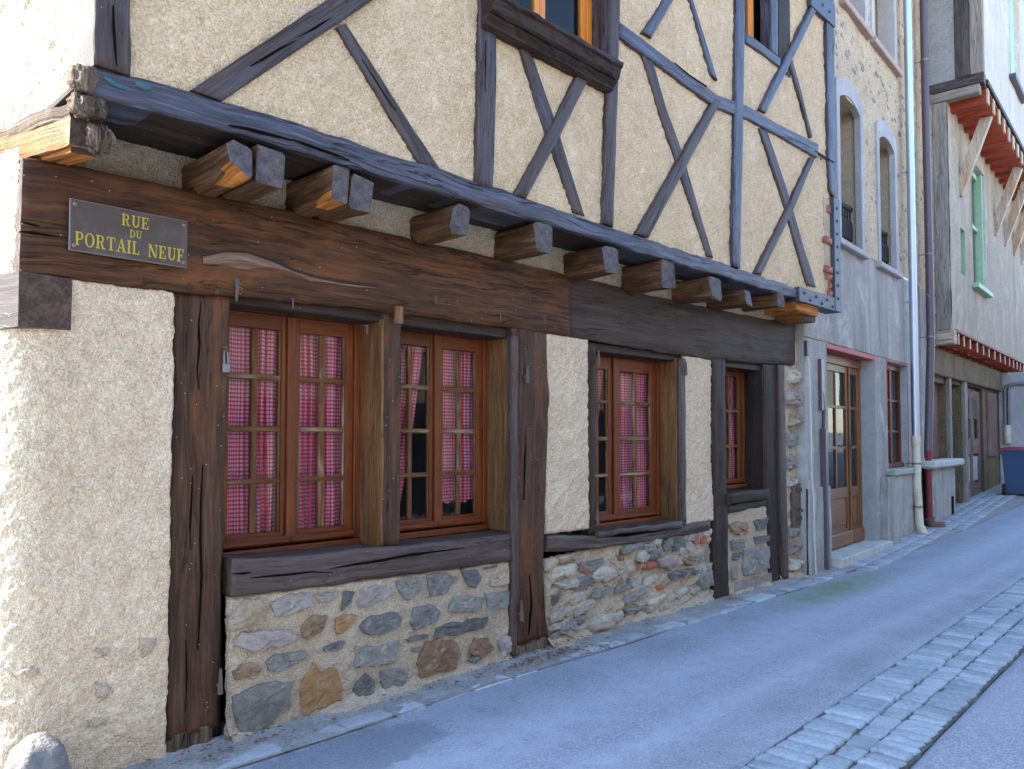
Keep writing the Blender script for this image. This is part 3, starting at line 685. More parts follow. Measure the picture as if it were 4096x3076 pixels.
sheet('roughcast_wall', corner_path(0.99, -0.015, 0.20, 1.6, 1.703), -0.05, lambda q: np.where(q < 1.21, 2.40, 2.405), 'roughcast', H1, 0.0085, 0.0036, 0.0062, 0.006, 11, (0, 0.018, 0, 0.02))
sheet('side_roughcast', [(0.99 + SDIR[0]*1.6, 0.03 + SDIR[1]*1.6), (0.992, 0.03)], 2.38, 2.98, 'roughcast', H1, 0.012, 0.004, 0.006, 0.01, 14, (0, 0, 0, 0))
sheet('roughcast_panel', [(4.585, -0.012), (5.135, -0.012)], 0.885, 2.47, 'roughcast', H1, 0.010, 0.0045, 0.006, 0.012, 21, (0.02, 0.02, 0.02, 0.02))
sheet('roughcast_panel', [(6.60, -0.010), (7.125, -0.010)], lambda q: 0.80 + 0*q, 2.44, 'roughcast', H1, 0.011, 0.0045, 0.006, 0.012, 22, (0.02, 0.02, 0.02, 0.02))
# --- wall above the lintel, between the joists
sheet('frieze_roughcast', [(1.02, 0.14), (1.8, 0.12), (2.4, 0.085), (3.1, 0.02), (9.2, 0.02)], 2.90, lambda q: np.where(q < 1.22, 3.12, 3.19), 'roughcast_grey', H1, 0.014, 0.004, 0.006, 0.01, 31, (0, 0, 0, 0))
# --- lintels and posts
timber('lintel', [((0.99, 2.93), (0.985, 2.385)), ((1.70, 2.945), (1.70, 2.395)), ((2.6, 2.953), (2.6, 2.440)), ((3.3, 2.958), (3.3, 2.448)), ((4.35, 2.962), (4.35, 2.465)), ((4.86, 2.960), (4.86, 2.462))], -0.030, 0.27, 'oak_dark', H1, amp=0.007, edge=0.007, K=9, step=0.04, label='massive brown oak lintel carrying the street sign')
timber('lintel', [((4.865, 2.957), (4.865, 2.455)), ((6.5, 2.948), (6.5, 2.425)), ((7.4, 2.955), (7.4, 2.44)), ((8.5, 2.978), (8.5, 2.47)), ((9.06, 3.0), (9.02, 2.50))], -0.018, 0.25, 'oak_lintel', H1, amp=0.008, edge=0.009, K=8, step=0.05, label='blackened oak lintel over the two smaller windows')
MB().box((2.01, 0.03, 2.385), (4.2, 0.20, 2.462), 0.006).build('window_head', 'oak_black', H1)
MB().box((5.15, 0.03, 2.375), (6.6, 0.17, 2.445), 0.006).build('window_head', 'oak_black', H1)
MB().box((7.37, 0.03, 2.385), (8.26, 0.19, 2.455), 0.006).build('window_head', 'oak_black', H1)
timber('post', [((1.698, 2.405), (2.006, 2.42)), ((1.702, 1.0), (1.984, 0.95)), ((1.703, 0.09), (1.968, 0.10))], 0.004, 0.24, 'oak_post', H1, amp=0.005, edge=0.005, K=8, step=0.04)
timber('post_foot', [((1.700, 0.115), (1.964, 0.12)), ((1.710, 0.0), (1.945, -0.01))], 0.012, 0.2, 'oak_decay', H1, amp=0.022, edge=0.016, K=9, step=0.012)
timber('door_stop', [((1.955, 2.40), (2.03, 2.40)), ((1.955, 0.02), (2.02, 0.02))], 0.075, 0.14, 'oak_black', H1, K=4)
timber('post', [((4.205, 2.47), (4.612, 2.47)), ((4.212, 2.1), (4.612, 2.1)), ((4.205, 1.3), (4.585, 1.3)), ((4.200, 0.65), (4.552, 0.68)), ((4.208, 0.25), (4.575, 0.25)), ((4.222, 0.10), (4.60, 0.10))], -0.022, 0.26, 'oak_post', H1, amp=0.008, edge=0.011, K=8, step=0.04)
timber('post_foot', [((4.222, 0.11), (4.598, 0.11)), ((4.24, 0.0), (4.58, -0.01))], -0.012, 0.2, 'oak_decay', H1, amp=0.022, edge=0.018, K=9, step=0.012)
timber('jamb_board', [((4.190, 2.40), (4.268, 2.40)), ((4.185, 1.1), (4.262, 1.1)), ((4.185, 0.02), (4.25, 0.02))], -0.040, 0.06, 'oak_sill', H1, amp=0.006, edge=0.008, K=4, bev=0.016)
timber('mullion_post', [((3.038, 2.462), (3.188, 2.462)), ((3.036, 0.945), (3.186, 0.945))], 0.0, 0.24, 'oak_post', H1, amp=0.003, edge=0.003, K=6)
timber('post', [((7.108, 2.45), (7.372, 2.45)), ((7.112, 1.2), (7.385, 1.2)), ((7.108, 0.0), (7.408, 0.0))], -0.02, 0.24, 'oak_black', H1, amp=0.008, edge=0.010, K=7, step=0.05)
timber('post', [((8.25, 2.48), (8.56, 2.49)), ((8.25, 1.2), (8.56, 1.2)), ((8.33, 0.0), (8.60, 0.0))], -0.005, 0.24, 'oak_black', H1, amp=0.006, edge=0.008, K=6, step=0.05)
timber('cover_board', [((8.565, 2.475), (8.72, 2.475)), ((8.58, 1.2), (8.73, 1.2)), ((8.63, 0.03), (8.755, 0.03))], -0.035, 0.05, 'oak_sill', H1, amp=0.003, edge=0.003, K=4)
# lighter weathered linings of the window reveals
for nm, x, y1, z0, z1, m in (('reveal', 3.030, 0.237, 0.95, 2.40, 'oak_jamb'), ('reveal', 4.198, 0.237, 0.95, 2.40, 'oak_jamb'), ('reveal', 6.472, 0.18, 0.84, 2.40, 'oak_jamb'), ('reveal', 8.235, 0.21, 1.06, 2.40, 'oak_black')):
    timber(nm, [((x, z1), (x + 0.02, z1)), ((x, z0), (x + 0.02, z0))], 0.003, y1, m, H1, K=3, amp=0.001, edge=0.003, bev=0.003)
timber('jamb', [((5.135, 2.43), (5.225, 2.43)), ((5.12, 0.84), (5.215, 0.84))], -0.012, 0.2, 'oak_black', H1, K=4, edge=0.006)
timber('jamb', [((6.494, 2.40), (6.615, 2.40)), ((6.494, 0.83), (6.605, 0.83))], -0.022, 0.2, 'oak_sill', H1, K=5, edge=0.006)
# block under the lintel at the corner: the end of the beam that runs back along the side wall
def side_timber(name, x0, x1, z0, z1, y0, y1, mat, end, n=10, jit=0.004, seed=5):
    V = []; Fc = []; U = []; mi = []
    r = np.random.RandomState(seed)
    for k in range(n + 1):
        y = y0 + (y1 - y0)*k/n; dx = SDIR[0]/SDIR[1]*(y - y0)
        for (x_, z_) in ((x0, z0), (x1, z0), (x1, z1), (x0, z1)):
            q1 = fbm(np.array([[y*5, x_*9, z_*9], [y*5 + 40, x_*9, z_*9]]), seed, 3)*jit*1.8
            V.append((x_ + dx + q1[0], y, z_ + q1[1]))
    for k in range(n):
        for j in range(4):
            j2 = (j + 1) % 4; Fc.append((k*4 + j, k*4 + j2, (k+1)*4 + j2, (k+1)*4 + j)); mi.append(0)
            U += [(k*(y1-y0)/n, j*.2), (k*(y1-y0)/n, j*.2 + .2), ((k+1)*(y1-y0)/n, j*.2 + .2), ((k+1)*(y1-y0)/n, j*.2)]
    Fc.append((3, 2, 1, 0)); mi.append(1); U += [(-.1, .1), (.1, .1), (.1, -.1), (-.1, -.1)]
    Fc = [f[::-1] if False else f for f in Fc]
    return mk(name, V, Fc, [mat, end], H1, U, mi)
side_timber('corner_block', 0.985, 1.205, 2.145, 2.392, -0.034, 1.5, 'oak_sill', 'end_brown')

# --- sill beams
timber('sill_beam', [((2.018, 0.980), (2.018, 0.785)), ((3.1, 0.948), (3.1, 0.750)), ((4.2, 0.936), (4.2, 0.738))], -0.028, 0.30, 'oak_sill', H1, amp=0.006, edge=0.008, K=8, step=0.04, label='cracked brown sill beam under the pair of large windows')
ptimber('sill_beam', [((2190, 2146), (2190, 2208)), ((2300, 2140), (2300, 2202)), ((2400, 2142), (2400, 2192)), ((2500, 2150), (2500, 2180)), ((2620, 2128), (2620, 2160)), ((2740, 2100), (2740, 2142)), ((2842, 2078), (2842, 2122))], -0.03, 0.26, 'oak_sill', H1, amp=0.007, edge=0.008, K=7, step=0.04, label='wavy weathered sill beam below the third window')
timber('window_sill', [((5.20, 0.862), (5.20, 0.815)), ((6.48, 0.855), (6.48, 0.79))], -0.055, 0.28, 'oak_sill', H1, K=4, amp=0.005, edge=0.008)
timber('window_sill', [((7.385, 1.075), (7.385, 0.955)), ((8.26, 1.075), (8.26, 0.955))], -0.05, 0.28, 'oak_black', H1, K=5, amp=0.005, edge=0.006)
timber('window_sill', [((7.39, 0.945), (7.39, 0.865)), ((8.24, 0.965), (8.24, 0.885))], -0.02, 0.2, 'oak_black', H1, K=5, amp=0.005, edge=0.010)

# --- plinth walls with their stones
def plinth(x0, x1, z1, stones, y, seed, mat='mortar'):
    pl = sheet('plinth_wall', [(x0, y), (x1, y)], -0.04, z1, mat, H1, 0.012, 0.003, 0.005, 0.010, seed, (0.015, 0.015, 0, 0.02))
    for k, (m, h, poly) in enumerate(stones):
        pts = np.array([at(px, py, y - 0.01) for px, py in poly]); pc = pts.mean(0); pts = pc + (pts - pc)*1.10
        blob('stone', pts, y - 0.010, h*0.75, 'stone_' + m, pl, seed*100 + k, rings=(1.0, 0.98, 0.91, 0.62, 0.32), rel=(-1.6, 0.2, 0.9, 1.0, 1.02), npt=18, jit=0.07, smooth=False)
    return pl
def r6(*p): return [(800 + a/2.0, 2246 + b/2.0) for a, b in p]
def r7(*p): return [(1900 + a/2.0, 2100 + b/2.0) for a, b in p]
P1S = [('tan', .028, r6((250, 540), (235, 470), (300, 370), (380, 310), (480, 300), (520, 420), (480, 490), (330, 510))),
 ('mauve', .022, r6((570, 340), (700, 270), (870, 240), (900, 350), (760, 400), (610, 440))),
 ('mauve', .018, r6((910, 260), (1090, 240), (1060, 310), (960, 325))),
 ('dark', .018, r6((1150, 240), (1230, 250), (1200, 330), (1130, 390))),
 ('mauve', .020, r6((1290, 220), (1400, 200), (1520, 210), (1480, 300), (1370, 340), (1265, 380))),
 ('grey', .020, r6((1570, 170), (1650, 130), (1780, 140), (1760, 230), (1660, 310), (1590, 230))),
 ('grey', .020, r6((1820, 120), (1950, 90), (2040, 130), (1970, 250), (1850, 280))),
 ('dark', .020, r6((2090, 70), (2220, 70), (2240, 150), (2200, 210), (2150, 190))),
 ('grey', .022, r6((2000, 390), (2060, 270), (2180, 280), (2270, 300), (2240, 380), (2080, 405))),
 ('dark', .022, r6((1700, 430), (1730, 375), (1860, 350), (1910, 390), (1890, 470), (1730, 540), (1690, 490))),
 ('dark', .024, r6((1275, 520), (1340, 450), (1540, 400), (1610, 450), (1580, 530), (1400, 580), (1300, 570))),
 ('orange', .022, r6((1085, 460), (1150, 430), (1250, 430), (1210, 500), (1130, 580), (1080, 560))),
 ('brown', .030, r6((815, 510), (900, 430), (1000, 440), (980, 540), (860, 620), (820, 590))),
 ('mauve', .026, r6((290, 640), (350, 570), (500, 560), (700, 560), (760, 600), (720, 650), (560, 680), (440, 730), (380, 690), (300, 670))),
 ('grey', .022, r6((545, 800), (620, 750), (830, 720), (835, 760), (720, 830), (640, 870), (560, 870))),
 ('dark', .018, r6((990, 690), (1070, 650), (1150, 640), (1130, 700), (1000, 715))),
 ('grey', .020, r6((1260, 690), (1420, 670), (1580, 630), (1550, 800), (1340, 830), (1250, 840))),
 ('dark', .022, r6((1900, 540), (2000, 500), (2200, 460), (2290, 450), (2270, 530), (2040, 580), (1900, 590))),
 ('dark', .014, r6((1660, 620), (1740, 590), (1830, 590), (1800, 620), (1680, 640))),
 ('brown', .026, r6((1760, 750), (1820, 650), (1920, 620), (2040, 660), (2080, 740), (2040, 850), (1870, 870), (1770, 930))),
 ('brown', .022, r6((275, 890), (330, 830), (420, 810), (480, 860), (460, 900), (290, 940))),
 ('grey', .024, r6((280, 1100), (400, 1010), (540, 980), (715, 980), (700, 1150), (560, 1270), (480, 1330), (320, 1350), (300, 1200))),
 ('orange', .024, r6((820, 980), (870, 870), (920, 820), (980, 880), (1060, 830), (1100, 880), (1125, 1090), (1000, 1160), (850, 1200), (810, 1150))),
 ('dark', .020, r6((1230, 1010), (1330, 900), (1390, 960), (1380, 1060), (1270, 1090))),
 ('grey', .012, r6((1450, 880), (1620, 860), (1660, 900), (1640, 990), (1480, 1020))),
 ('grey', .012, r6((1700, 690), (1780, 685), (1760, 720), (1700, 715))),
 ('tan', .020, r7((130, 400), (260, 375), (265, 470), (130, 490))),
 ('grey', .024, r7((90, 545), (265, 540), (265, 640), (110, 700))),
 ('dark', .020, r7((-60, 760), (20, 745), (80, 765), (0, 830), (-50, 810))),
 ('brown', .026, r7((0, 920), (110, 910), (140, 980), (60, 1060), (-40, 1020))),
 ('mauve', .026, r7((200, 920), (275, 895), (278, 1000), (210, 1080))),
 ('dark', .014, r7((80, 342), (180, 320), (170, 338), (85, 352))),
 ('grey', .018, r7((-60, 1080), (0, 1050), (50, 1060), (0, 1110)))]
plinth(2.02, 4.205, lambda q: 0.775 - 0.02*(q - 2.02), P1S, -0.004, 41)
def rubble(x0, x1, ztop, known, seed, cell=(0.27, 0.088), tilt=0.0):
    """fill a panel with irregular courses of small stones round the ones already placed"""
    r = np.random.RandomState(seed); out = []
    cent = [(np.mean([q[0] for q in k]), np.mean([q[1] for q in k]), max(np.ptp([q[0] for q in k]), np.ptp([q[1] for q in k])*1.3)*0.52) for k in known]
    z = 0.05; row = 0
    while z < 1.2:
        h = cell[1]*r.uniform(0.75, 1.45); x = x0 + r.uniform(0, 0.06)
        while x < x1 - 0.03:
            w_ = cell[0]*r.uniform(0.55, 1.6); xe = min(x + w_, x1 - 0.01); cx, cz = (x + xe)/2, z + h/2 + tilt*(x - x0)
            if cz + h*0.45 < ztop(cx) and xe - x > 0.04 and not any(math.hypot((cx - a), (cz - b)*1.25) < rr*0.80 + 0.01 for a, b, rr in cent):
                pts = []
                for k in range(8):
                    a = 2*pi*k/8 + r.uniform(-.2, .2); e = 0.50*r.uniform(0.80, 1.04)
                    ca, sa = cos(a), sin(a); mx = max(abs(ca), abs(sa))**0.55
                    pts.append((cx + (xe - x)*e*ca/mx, cz + h*e*sa/mx + 0.12*(xe - x)*ca*e))
                out.append(pts)
            x = xe + 0.004
        z += h + 0.002; row += 1
    return out
def rubble_plinth(x0, x1, ztop, known, y, seed, pal):
    pl = sheet('plinth_wall', [(x0, y + 0.004), (x1, y + 0.004)], -0.04, ztop, 'mortar', H1, 0.012, 0.005, 0.022, 0.012, seed, (0.015, 0.015, 0, 0.02))
    kp = []
    for k, (m, h, poly) in enumerate(known):
        pts = np.array([at(px, py, y - 0.01) for px, py in poly]); pc = pts.mean(0); pts = pc + (pts - pc)*1.10; kp.append(pts)
        blob('stone', pts, y - 0.012, h*0.8, 'stone_' + m if m != 'brick' else 'brick_red', pl, seed*100 + k, rings=(1.0, 0.97, 0.88, 0.5), rel=(-1.2, 0.15, 0.85, 1.0), npt=16, jit=0.09, smooth=(k % 3 == 0))
    r = np.random.RandomState(seed)
    for k, pts in enumerate(rubble(x0, x1, ztop if callable(ztop) else (lambda q: ztop), kp, seed)):
        blob('stone', pts, y - 0.006, r.uniform(0.010, 0.030), 'stone_' + pal[r.randint(len(pal))], pl, seed*100 + 200 + k, jit=0.16, npt=12, rings=(1.0, 0.94, 0.80, 0.4), rel=(-1.2, 0.1, 0.8, 1.0), smooth=False)
    return pl
P2S = [('pale', .05, r7((920, 400), (1000, 340), (1090, 340), (1120, 390), (1060, 450), (960, 455))),
 ('tan', .03, r7((1110, 300), (1255, 280), (1265, 360), (1170, 430), (1120, 390))),
 ('brick', .02, r7((1270, 308), (1360, 304), (1360, 350), (1270, 356))),
 ('red', .03, r7((1370, 300), (1450, 288), (1452, 340), (1372, 350))),
 ('dark', .035, r7((1510, 130), (1570, 110), (1572, 190), (1510, 205))),
 ('dark', .035, r7((1582, 112), (1660, 115), (1670, 190), (1588, 206))),
 ('mauve', .045, r7((1460, 270), (1540, 240), (1610, 260), (1600, 310), (1550, 355), (1470, 330))),
 ('brown', .04, r7((1650, 280), (1720, 250), (1770, 280), (1720, 320), (1660, 312))),
 ('dark', .04, r7((1560, 390), (1680, 350), (1790, 350), (1700, 400), (1580, 440))),
 ('grey', .03, r7((1170, 190), (1245, 180), (1245, 225), (1175, 235))),
 ('mauve', .025, r7((1350, 160), (1430, 140), (1440, 200), (1360, 220))),
 ('red', .022, r7((850, 330), (890, 325), (910, 385), (880, 395))),
 ('tan', .03, r7((670, 245), (820, 222), (830, 272), (680, 300))),
 ('pale', .045, r7((640, 470), (740, 430), (820, 440), (800, 490), (690, 510))),
 ('dark', .02, r7((612, 565), (670, 560), (660, 620), (618, 645))),
 ('pale', .06, r7((900, 800), (1000, 720), (1150, 690), (1180, 730), (1040, 820), (930, 850))),
 ('mauve', .05, r7((680, 800), (780, 770), (800, 830), (720, 880), (670, 860))),
 ('grey', .035, r7((1200, 680), (1300, 650), (1320, 680), (1220, 710))),
 ('grey', .04, r7((1790, 400), (1885, 360), (1890, 480), (1830, 520), (1790, 470))),
 ('red', .018, r7((1745, 85), (1780, 80), (1782, 145), (1750, 145))),
 ('red', .02, r7((1800, 110), (1845, 108), (1840, 148), (1805, 148))),
 ('red', .016, r7((1450, 490), (1505, 480), (1505, 510), (1455, 518))),
 ('brick', .012, r7((1135, 245), (1190, 262), (1185, 278), (1138, 270)))]
rubble_plinth(4.60, 7.13, lambda q: np.interp(q, [4.6, 5.4, 5.65, 6.2, 7.1], [0.70, 0.72, 0.76, 0.77, 0.74]), P2S, 0.01, 43, ['pale', 'mauve', 'pale', 'grey', 'pale', 'grey', 'tan'])
def r4(*p): return [(2996 + a/2.0, 1400 + b/2.0) for a, b in p]
P3S = [('brown', .03, [(2915, 2100), (2950, 2088), (2985, 2090), (2990, 2128), (2955, 2136), (2930, 2130)]), ('dark', .025, [(3015, 2085), (3068, 2075), (3055, 2115), (3030, 2120)]),
 ('dark', .025, [(2925, 2165), (2975, 2158), (2975, 2190), (2930, 2200)]), ('dark', .02, [(3022, 2148), (3075, 2142), (3072, 2165), (3025, 2172)]),
 ('dark', .02, [(2935, 2215), (2962, 2212), (2950, 2240), (2932, 2238)]), ('grey', .03, [(2980, 2205), (3010, 2195), (3072, 2190), (3070, 2270), (2985, 2300), (2975, 2260)]),
 ('grey', .02, [(2925, 2270), (2950, 2262), (2948, 2315), (2928, 2318)]), ('mauve', .015, [(2960, 2330), (3080, 2295), (3082, 2325), (2935, 2370)])]
plinth(7.40, 8.34, lambda q: 0.885 + 0*q, P3S, 0.0, 45)
# rough quoin of stones at the end of the house
def quoin():
    pl = sheet('quoin_wall', [(8.72, 0.02), (9.32, 0.02)], -0.04, 2.52, 'mortar', H1, 0.014, 0.004, 0.014, 0.03, 47, (0.015, 0.015, 0, 0.02))
    r = np.random.RandomState(5); z = 0.1; k = 0
    while z < 2.4:
        h = r.uniform(0.10, 0.22); xa = 8.75 + r.uniform(0, 0.08); xb = min(xa + r.uniform(0.3, 0.5), 9.28)
        if not (0.55 < z + h/2 < 1.1):
            blob('stone', [(xa, z), ((xa+xb)/2, z - 0.01), (xb, z + 0.03), (xb - 0.03, z + h*0.8), ((xa+xb)/2, z + h), (xa + 0.03, z + h*0.85)], 0.02, r.uniform(0.05, 0.10), 'stone_' + ['pale', 'mauve', 'grey', 'tan', 'mauve'][k % 5], pl, 4700 + k, jit=0.16, smooth=False, npt=15)
        z += h + r.uniform(0.03, 0.07); k += 1
    return pl
quoin()
bx('hatch_door', (8.93, -0.012, 0.60), (9.22, 0.02, 1.10), 'iron_rust', H1, 0.006)
MB().box((9.02, -0.026, 1.0), (9.2, -0.013, 1.05), 0.002).box((9.02, -0.026, 0.66), (9.2, -0.013, 0.71), 0.002).build('hatch_strap', 'iron', H1)
MB().tube([(8.95, -0.03, 0.83), (9.06, -0.04, 0.82), (9.12, -0.04, 0.77)], 0.008, 6).build('hatch_latch', 'iron_rust', H1)
# bits of roughcast beside the lintel end, up to the joists
sheet('end_roughcast', [(9.0, 0.03), (9.36, 0.03)], 2.45, 3.2, 'roughcast', H1, 0.014, 0.004, 0.01, 0.02, 49, (0.02, 0.02, 0.02, 0))

# --- the windows
def window(x0, x1, z0, z1, y, cols, rows, mat='varnish', label=None, leaf_cols=2, meet=None, bar=0.040, stile=0.058, zp0=None, zp1=None, bars=None, drip=True, light=None):
    """casement: frame (part) > sash, glazing_bar, pane, drip_rail (sub-parts)"""
    light = light or mat
    f = MB(); fw = 0.045
    f.box((x0, y, z0 + 0.052), (x0 + fw, y + 0.07, z1), 0.004).box((x1 - fw, y, z0 + 0.052), (x1, y + 0.07, z1), 0.004)
    f.box((x0 + fw, y + 0.001, z1 - fw), (x1 - fw, y + 0.07, z1), 0.004).box((x0, y - 0.022, z0), (x1, y + 0.07, z0 + 0.05), 0.012)
    fr = f.build('window', mat, H1)
    if label: fr['label'] = label
    xm = meet if meet else (x0 + x1)/2
    zb, zt = (zp0, zp1)
    leaves = [(x0 + fw + 0.003, xm - 0.002), (xm + 0.002, x1 - fw - 0.003)] if leaf_cols else [(x0 + fw + 0.003, x1 - fw - 0.003)]
    ys = y + 0.012
    for li, (a, b) in enumerate(leaves):
        s = MB(); nst = stile
        s.box((a, ys, z0 + 0.058), (a + nst, ys + 0.045, z1 - fw - 0.003), 0.004).box((b - nst, ys, z0 + 0.058), (b, ys + 0.045, z1 - fw - 0.003), 0.004)
        s.box((a + nst, ys + 0.001, zt), (b - nst, ys + 0.045, z1 - fw - 0.003), 0.004).box((a + nst, ys + 0.001, z0 + 0.058), (b - nst, ys + 0.045, zb), 0.004)
        sash = s.build('sash', mat, fr)
        if drip: MB().box((a - 0.004, ys - 0.034, z0 + 0.062), (b + 0.004, ys - 0.002, z0 + 0.115), 0.014).build('drip_rail', mat, fr)
        n = leaf_cols if leaf_cols else cols; pw = (b - a - 2*nst - (n - 1)*bar)/n
        zs = [zb] + list(bars) + [zt]
        g = MB()
        for k in range(1, n): g.box((a + nst + k*pw + (k-1)*bar, ys + 0.006, zb), (a + nst + k*(pw + bar), ys + 0.036, zt), 0.007)
        g.build('glazing_bar', 'bar_peeled', fr) if n > 1 else None
        for zc in bars:
            MB().box((a + nst, ys + 0.003, zc - 0.017), (b - nst, ys + 0.034, zc + 0.017), 0.007).build('glazing_bar', 'bar_peeled', fr)
        # putty fillets against the stiles
        MB().box((a + nst, ys + 0.008, zb), (a + nst + 0.014, ys + 0.034, zt), 0.004).box((b - nst - 0.014, ys + 0.008, zb), (b - nst, ys + 0.034, zt), 0.004).build('putty_fillet', 'bar_peeled', fr)
        for k in range(n):
            xa = a + nst + k*(pw + bar)
            for q in range(len(zs) - 1):
                tilt = random.gauss(0, 0.004)
                V = [(xa - 0.005, ys + 0.024 + tilt*pw, zs[q]), (xa + pw + 0.005, ys + 0.024 - tilt*pw, zs[q]), (xa + pw + 0.005, ys + 0.024 - tilt*pw + random.gauss(0, .0008), zs[q+1]), (xa - 0.005, ys + 0.024 + tilt*pw, zs[q+1])]
                V += [(v[0], v[1] + 0.003, v[2]) for v in V]
                mk('pane', V, [(0, 1, 2, 3)], 'window_glass', fr)
    if leaf_cols: MB().box((xm - 0.030, ys - 0.024, z0 + 0.105), (xm + 0.030, ys - 0.002, z1 - fw - 0.004), 0.006).build('astragal', light, fr)
    return fr
W1 = window(2.012, 3.030, 0.935, 2.435, 0.237, 4, 4, 'varnish', 'leftmost large window, every pane filled by drawn curtain', zp0=1.073, zp1=2.295, bars=(1.382, 1.692, 2.002))
W2 = window(3.188, 4.200, 0.935, 2.435, 0.237, 4, 4, 'varnish', 'second large window, dark gap in its left leaf', zp0=1.070, zp1=2.290, bars=(1.378, 1.688, 1.998))
W3 = window(5.225, 6.478, 0.840, 2.415, 0.185, 4, 4, 'varnish', 'third window, between the two roughcast panels', zp0=0.985, zp1=2.250, bars=(1.305, 1.631, 1.958), bar=0.050, stile=0.085, meet=5.752)
W4 = window(7.390, 8.235, 1.075, 2.420, 0.215, 3, 3, 'varnish', 'small three-row window near the end of the house', leaf_cols=0, zp0=1.190, zp1=2.320, bars=(1.546, 1.934), stile=0.075)
# reddish upright next to the left window (inner face of the post)
# dark rooms behind the windows
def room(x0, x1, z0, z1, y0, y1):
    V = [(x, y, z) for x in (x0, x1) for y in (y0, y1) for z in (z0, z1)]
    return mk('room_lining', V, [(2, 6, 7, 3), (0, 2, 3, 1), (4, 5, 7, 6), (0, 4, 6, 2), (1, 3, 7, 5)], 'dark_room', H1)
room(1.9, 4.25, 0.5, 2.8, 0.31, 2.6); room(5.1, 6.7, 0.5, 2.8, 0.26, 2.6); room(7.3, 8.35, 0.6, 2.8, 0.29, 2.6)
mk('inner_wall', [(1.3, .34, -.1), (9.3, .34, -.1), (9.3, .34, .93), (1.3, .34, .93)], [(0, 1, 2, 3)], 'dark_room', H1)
# --- curtains
def curtain(x0, x1, z0, z1, y, folds, seed, label, gather=None, full=1.35):
    """gingham cloth with folds; gather=(x at bottom of the inner edge, which side)"""
    r = np.random.RandomState(seed); nu, nv = 90, 26; V = []; U = []
    ph = r.uniform(0, 6, 4)
    for i in range(nu + 1):
        t = i/nu
        for j in range(nv + 1):
            s = j/nv; z = z1 + (z0 - z1)*s + (0.012*sin(t*folds*6.28*0.5 + ph[3])*s if True else 0)
            xa, xb = x0, x1
            if gather:
                if gather[1] == 'r': xb = x1 + (gather[0] - x1)*s**1.4
                else: xa = x0 + (gather[0] - x0)*s**1.4
            xx = xa + (xb - xa)*(t + 0.012*sin(t*folds*6.28 + ph[0] + 1.3))
            amp = 0.026*(0.65 + 0.5*s)*(0.7 + 0.5*sin(4.1*t + ph[1]))
            tw = t + 0.05*sin(2*pi*1.3*t + ph[2]) + 0.012*s*sin(5*t + ph[1])
            yy = y + amp*sin(2*pi*folds*tw + ph[0] + 0.7*sin(2.4*s + ph[1])) + 0.45*amp*sin(2*pi*folds*2.3*tw + ph[2] + 1.5*s) + 0.004*sin(9*s + 5*t)
            V.append((xx, yy, z)); U.append((t*(x1 - x0)*full, z))
    Fc = []; UV = []
    for i in range(nu):
        for j in range(nv):
            f = (i*(nv+1) + j, i*(nv+1) + j + 1, (i+1)*(nv+1) + j + 1, (i+1)*(nv+1) + j); Fc.append(f); UV += [U[k] for k in f]
    o = mk('curtain', V, Fc, 'gingham', None, UV, None, True)
    return tag(o, label, 'curtain', 'red and white checked curtains of the timber house')
curtain(2.03, 2.50, 1.00, 2.42, 0.330, 5, 1, 'red gingham curtain in the left leaf of the leftmost large window')
curtain(2.52, 3.02, 1.00, 2.42, 0.330, 6, 2, 'red gingham curtain in the right leaf of the leftmost large window')
curtain(3.20, 3.665, 1.02, 2.42, 0.330, 5, 3, 'checked curtain pulled aside, leaving a dark gap in its window', gather=(3.40, 'r'))
curtain(3.70, 4.19, 1.165, 2.42, 0.330, 6, 4, 'checked curtain with its hem showing above a dark strip, second large window')
curtain(5.24, 5.72, 1.02, 2.40, 0.280, 5, 5, 'checked curtain drawn back in the left leaf of the third window', gather=(5.46, 'r'))
curtain(5.76, 6.46, 0.95, 2.40, 0.280, 8, 6, 'checked curtain filling the right leaf of the third window')
curtain(7.42, 8.22, 1.10, 2.40, 0.310, 9, 7, 'checked curtain in the small three-row window')

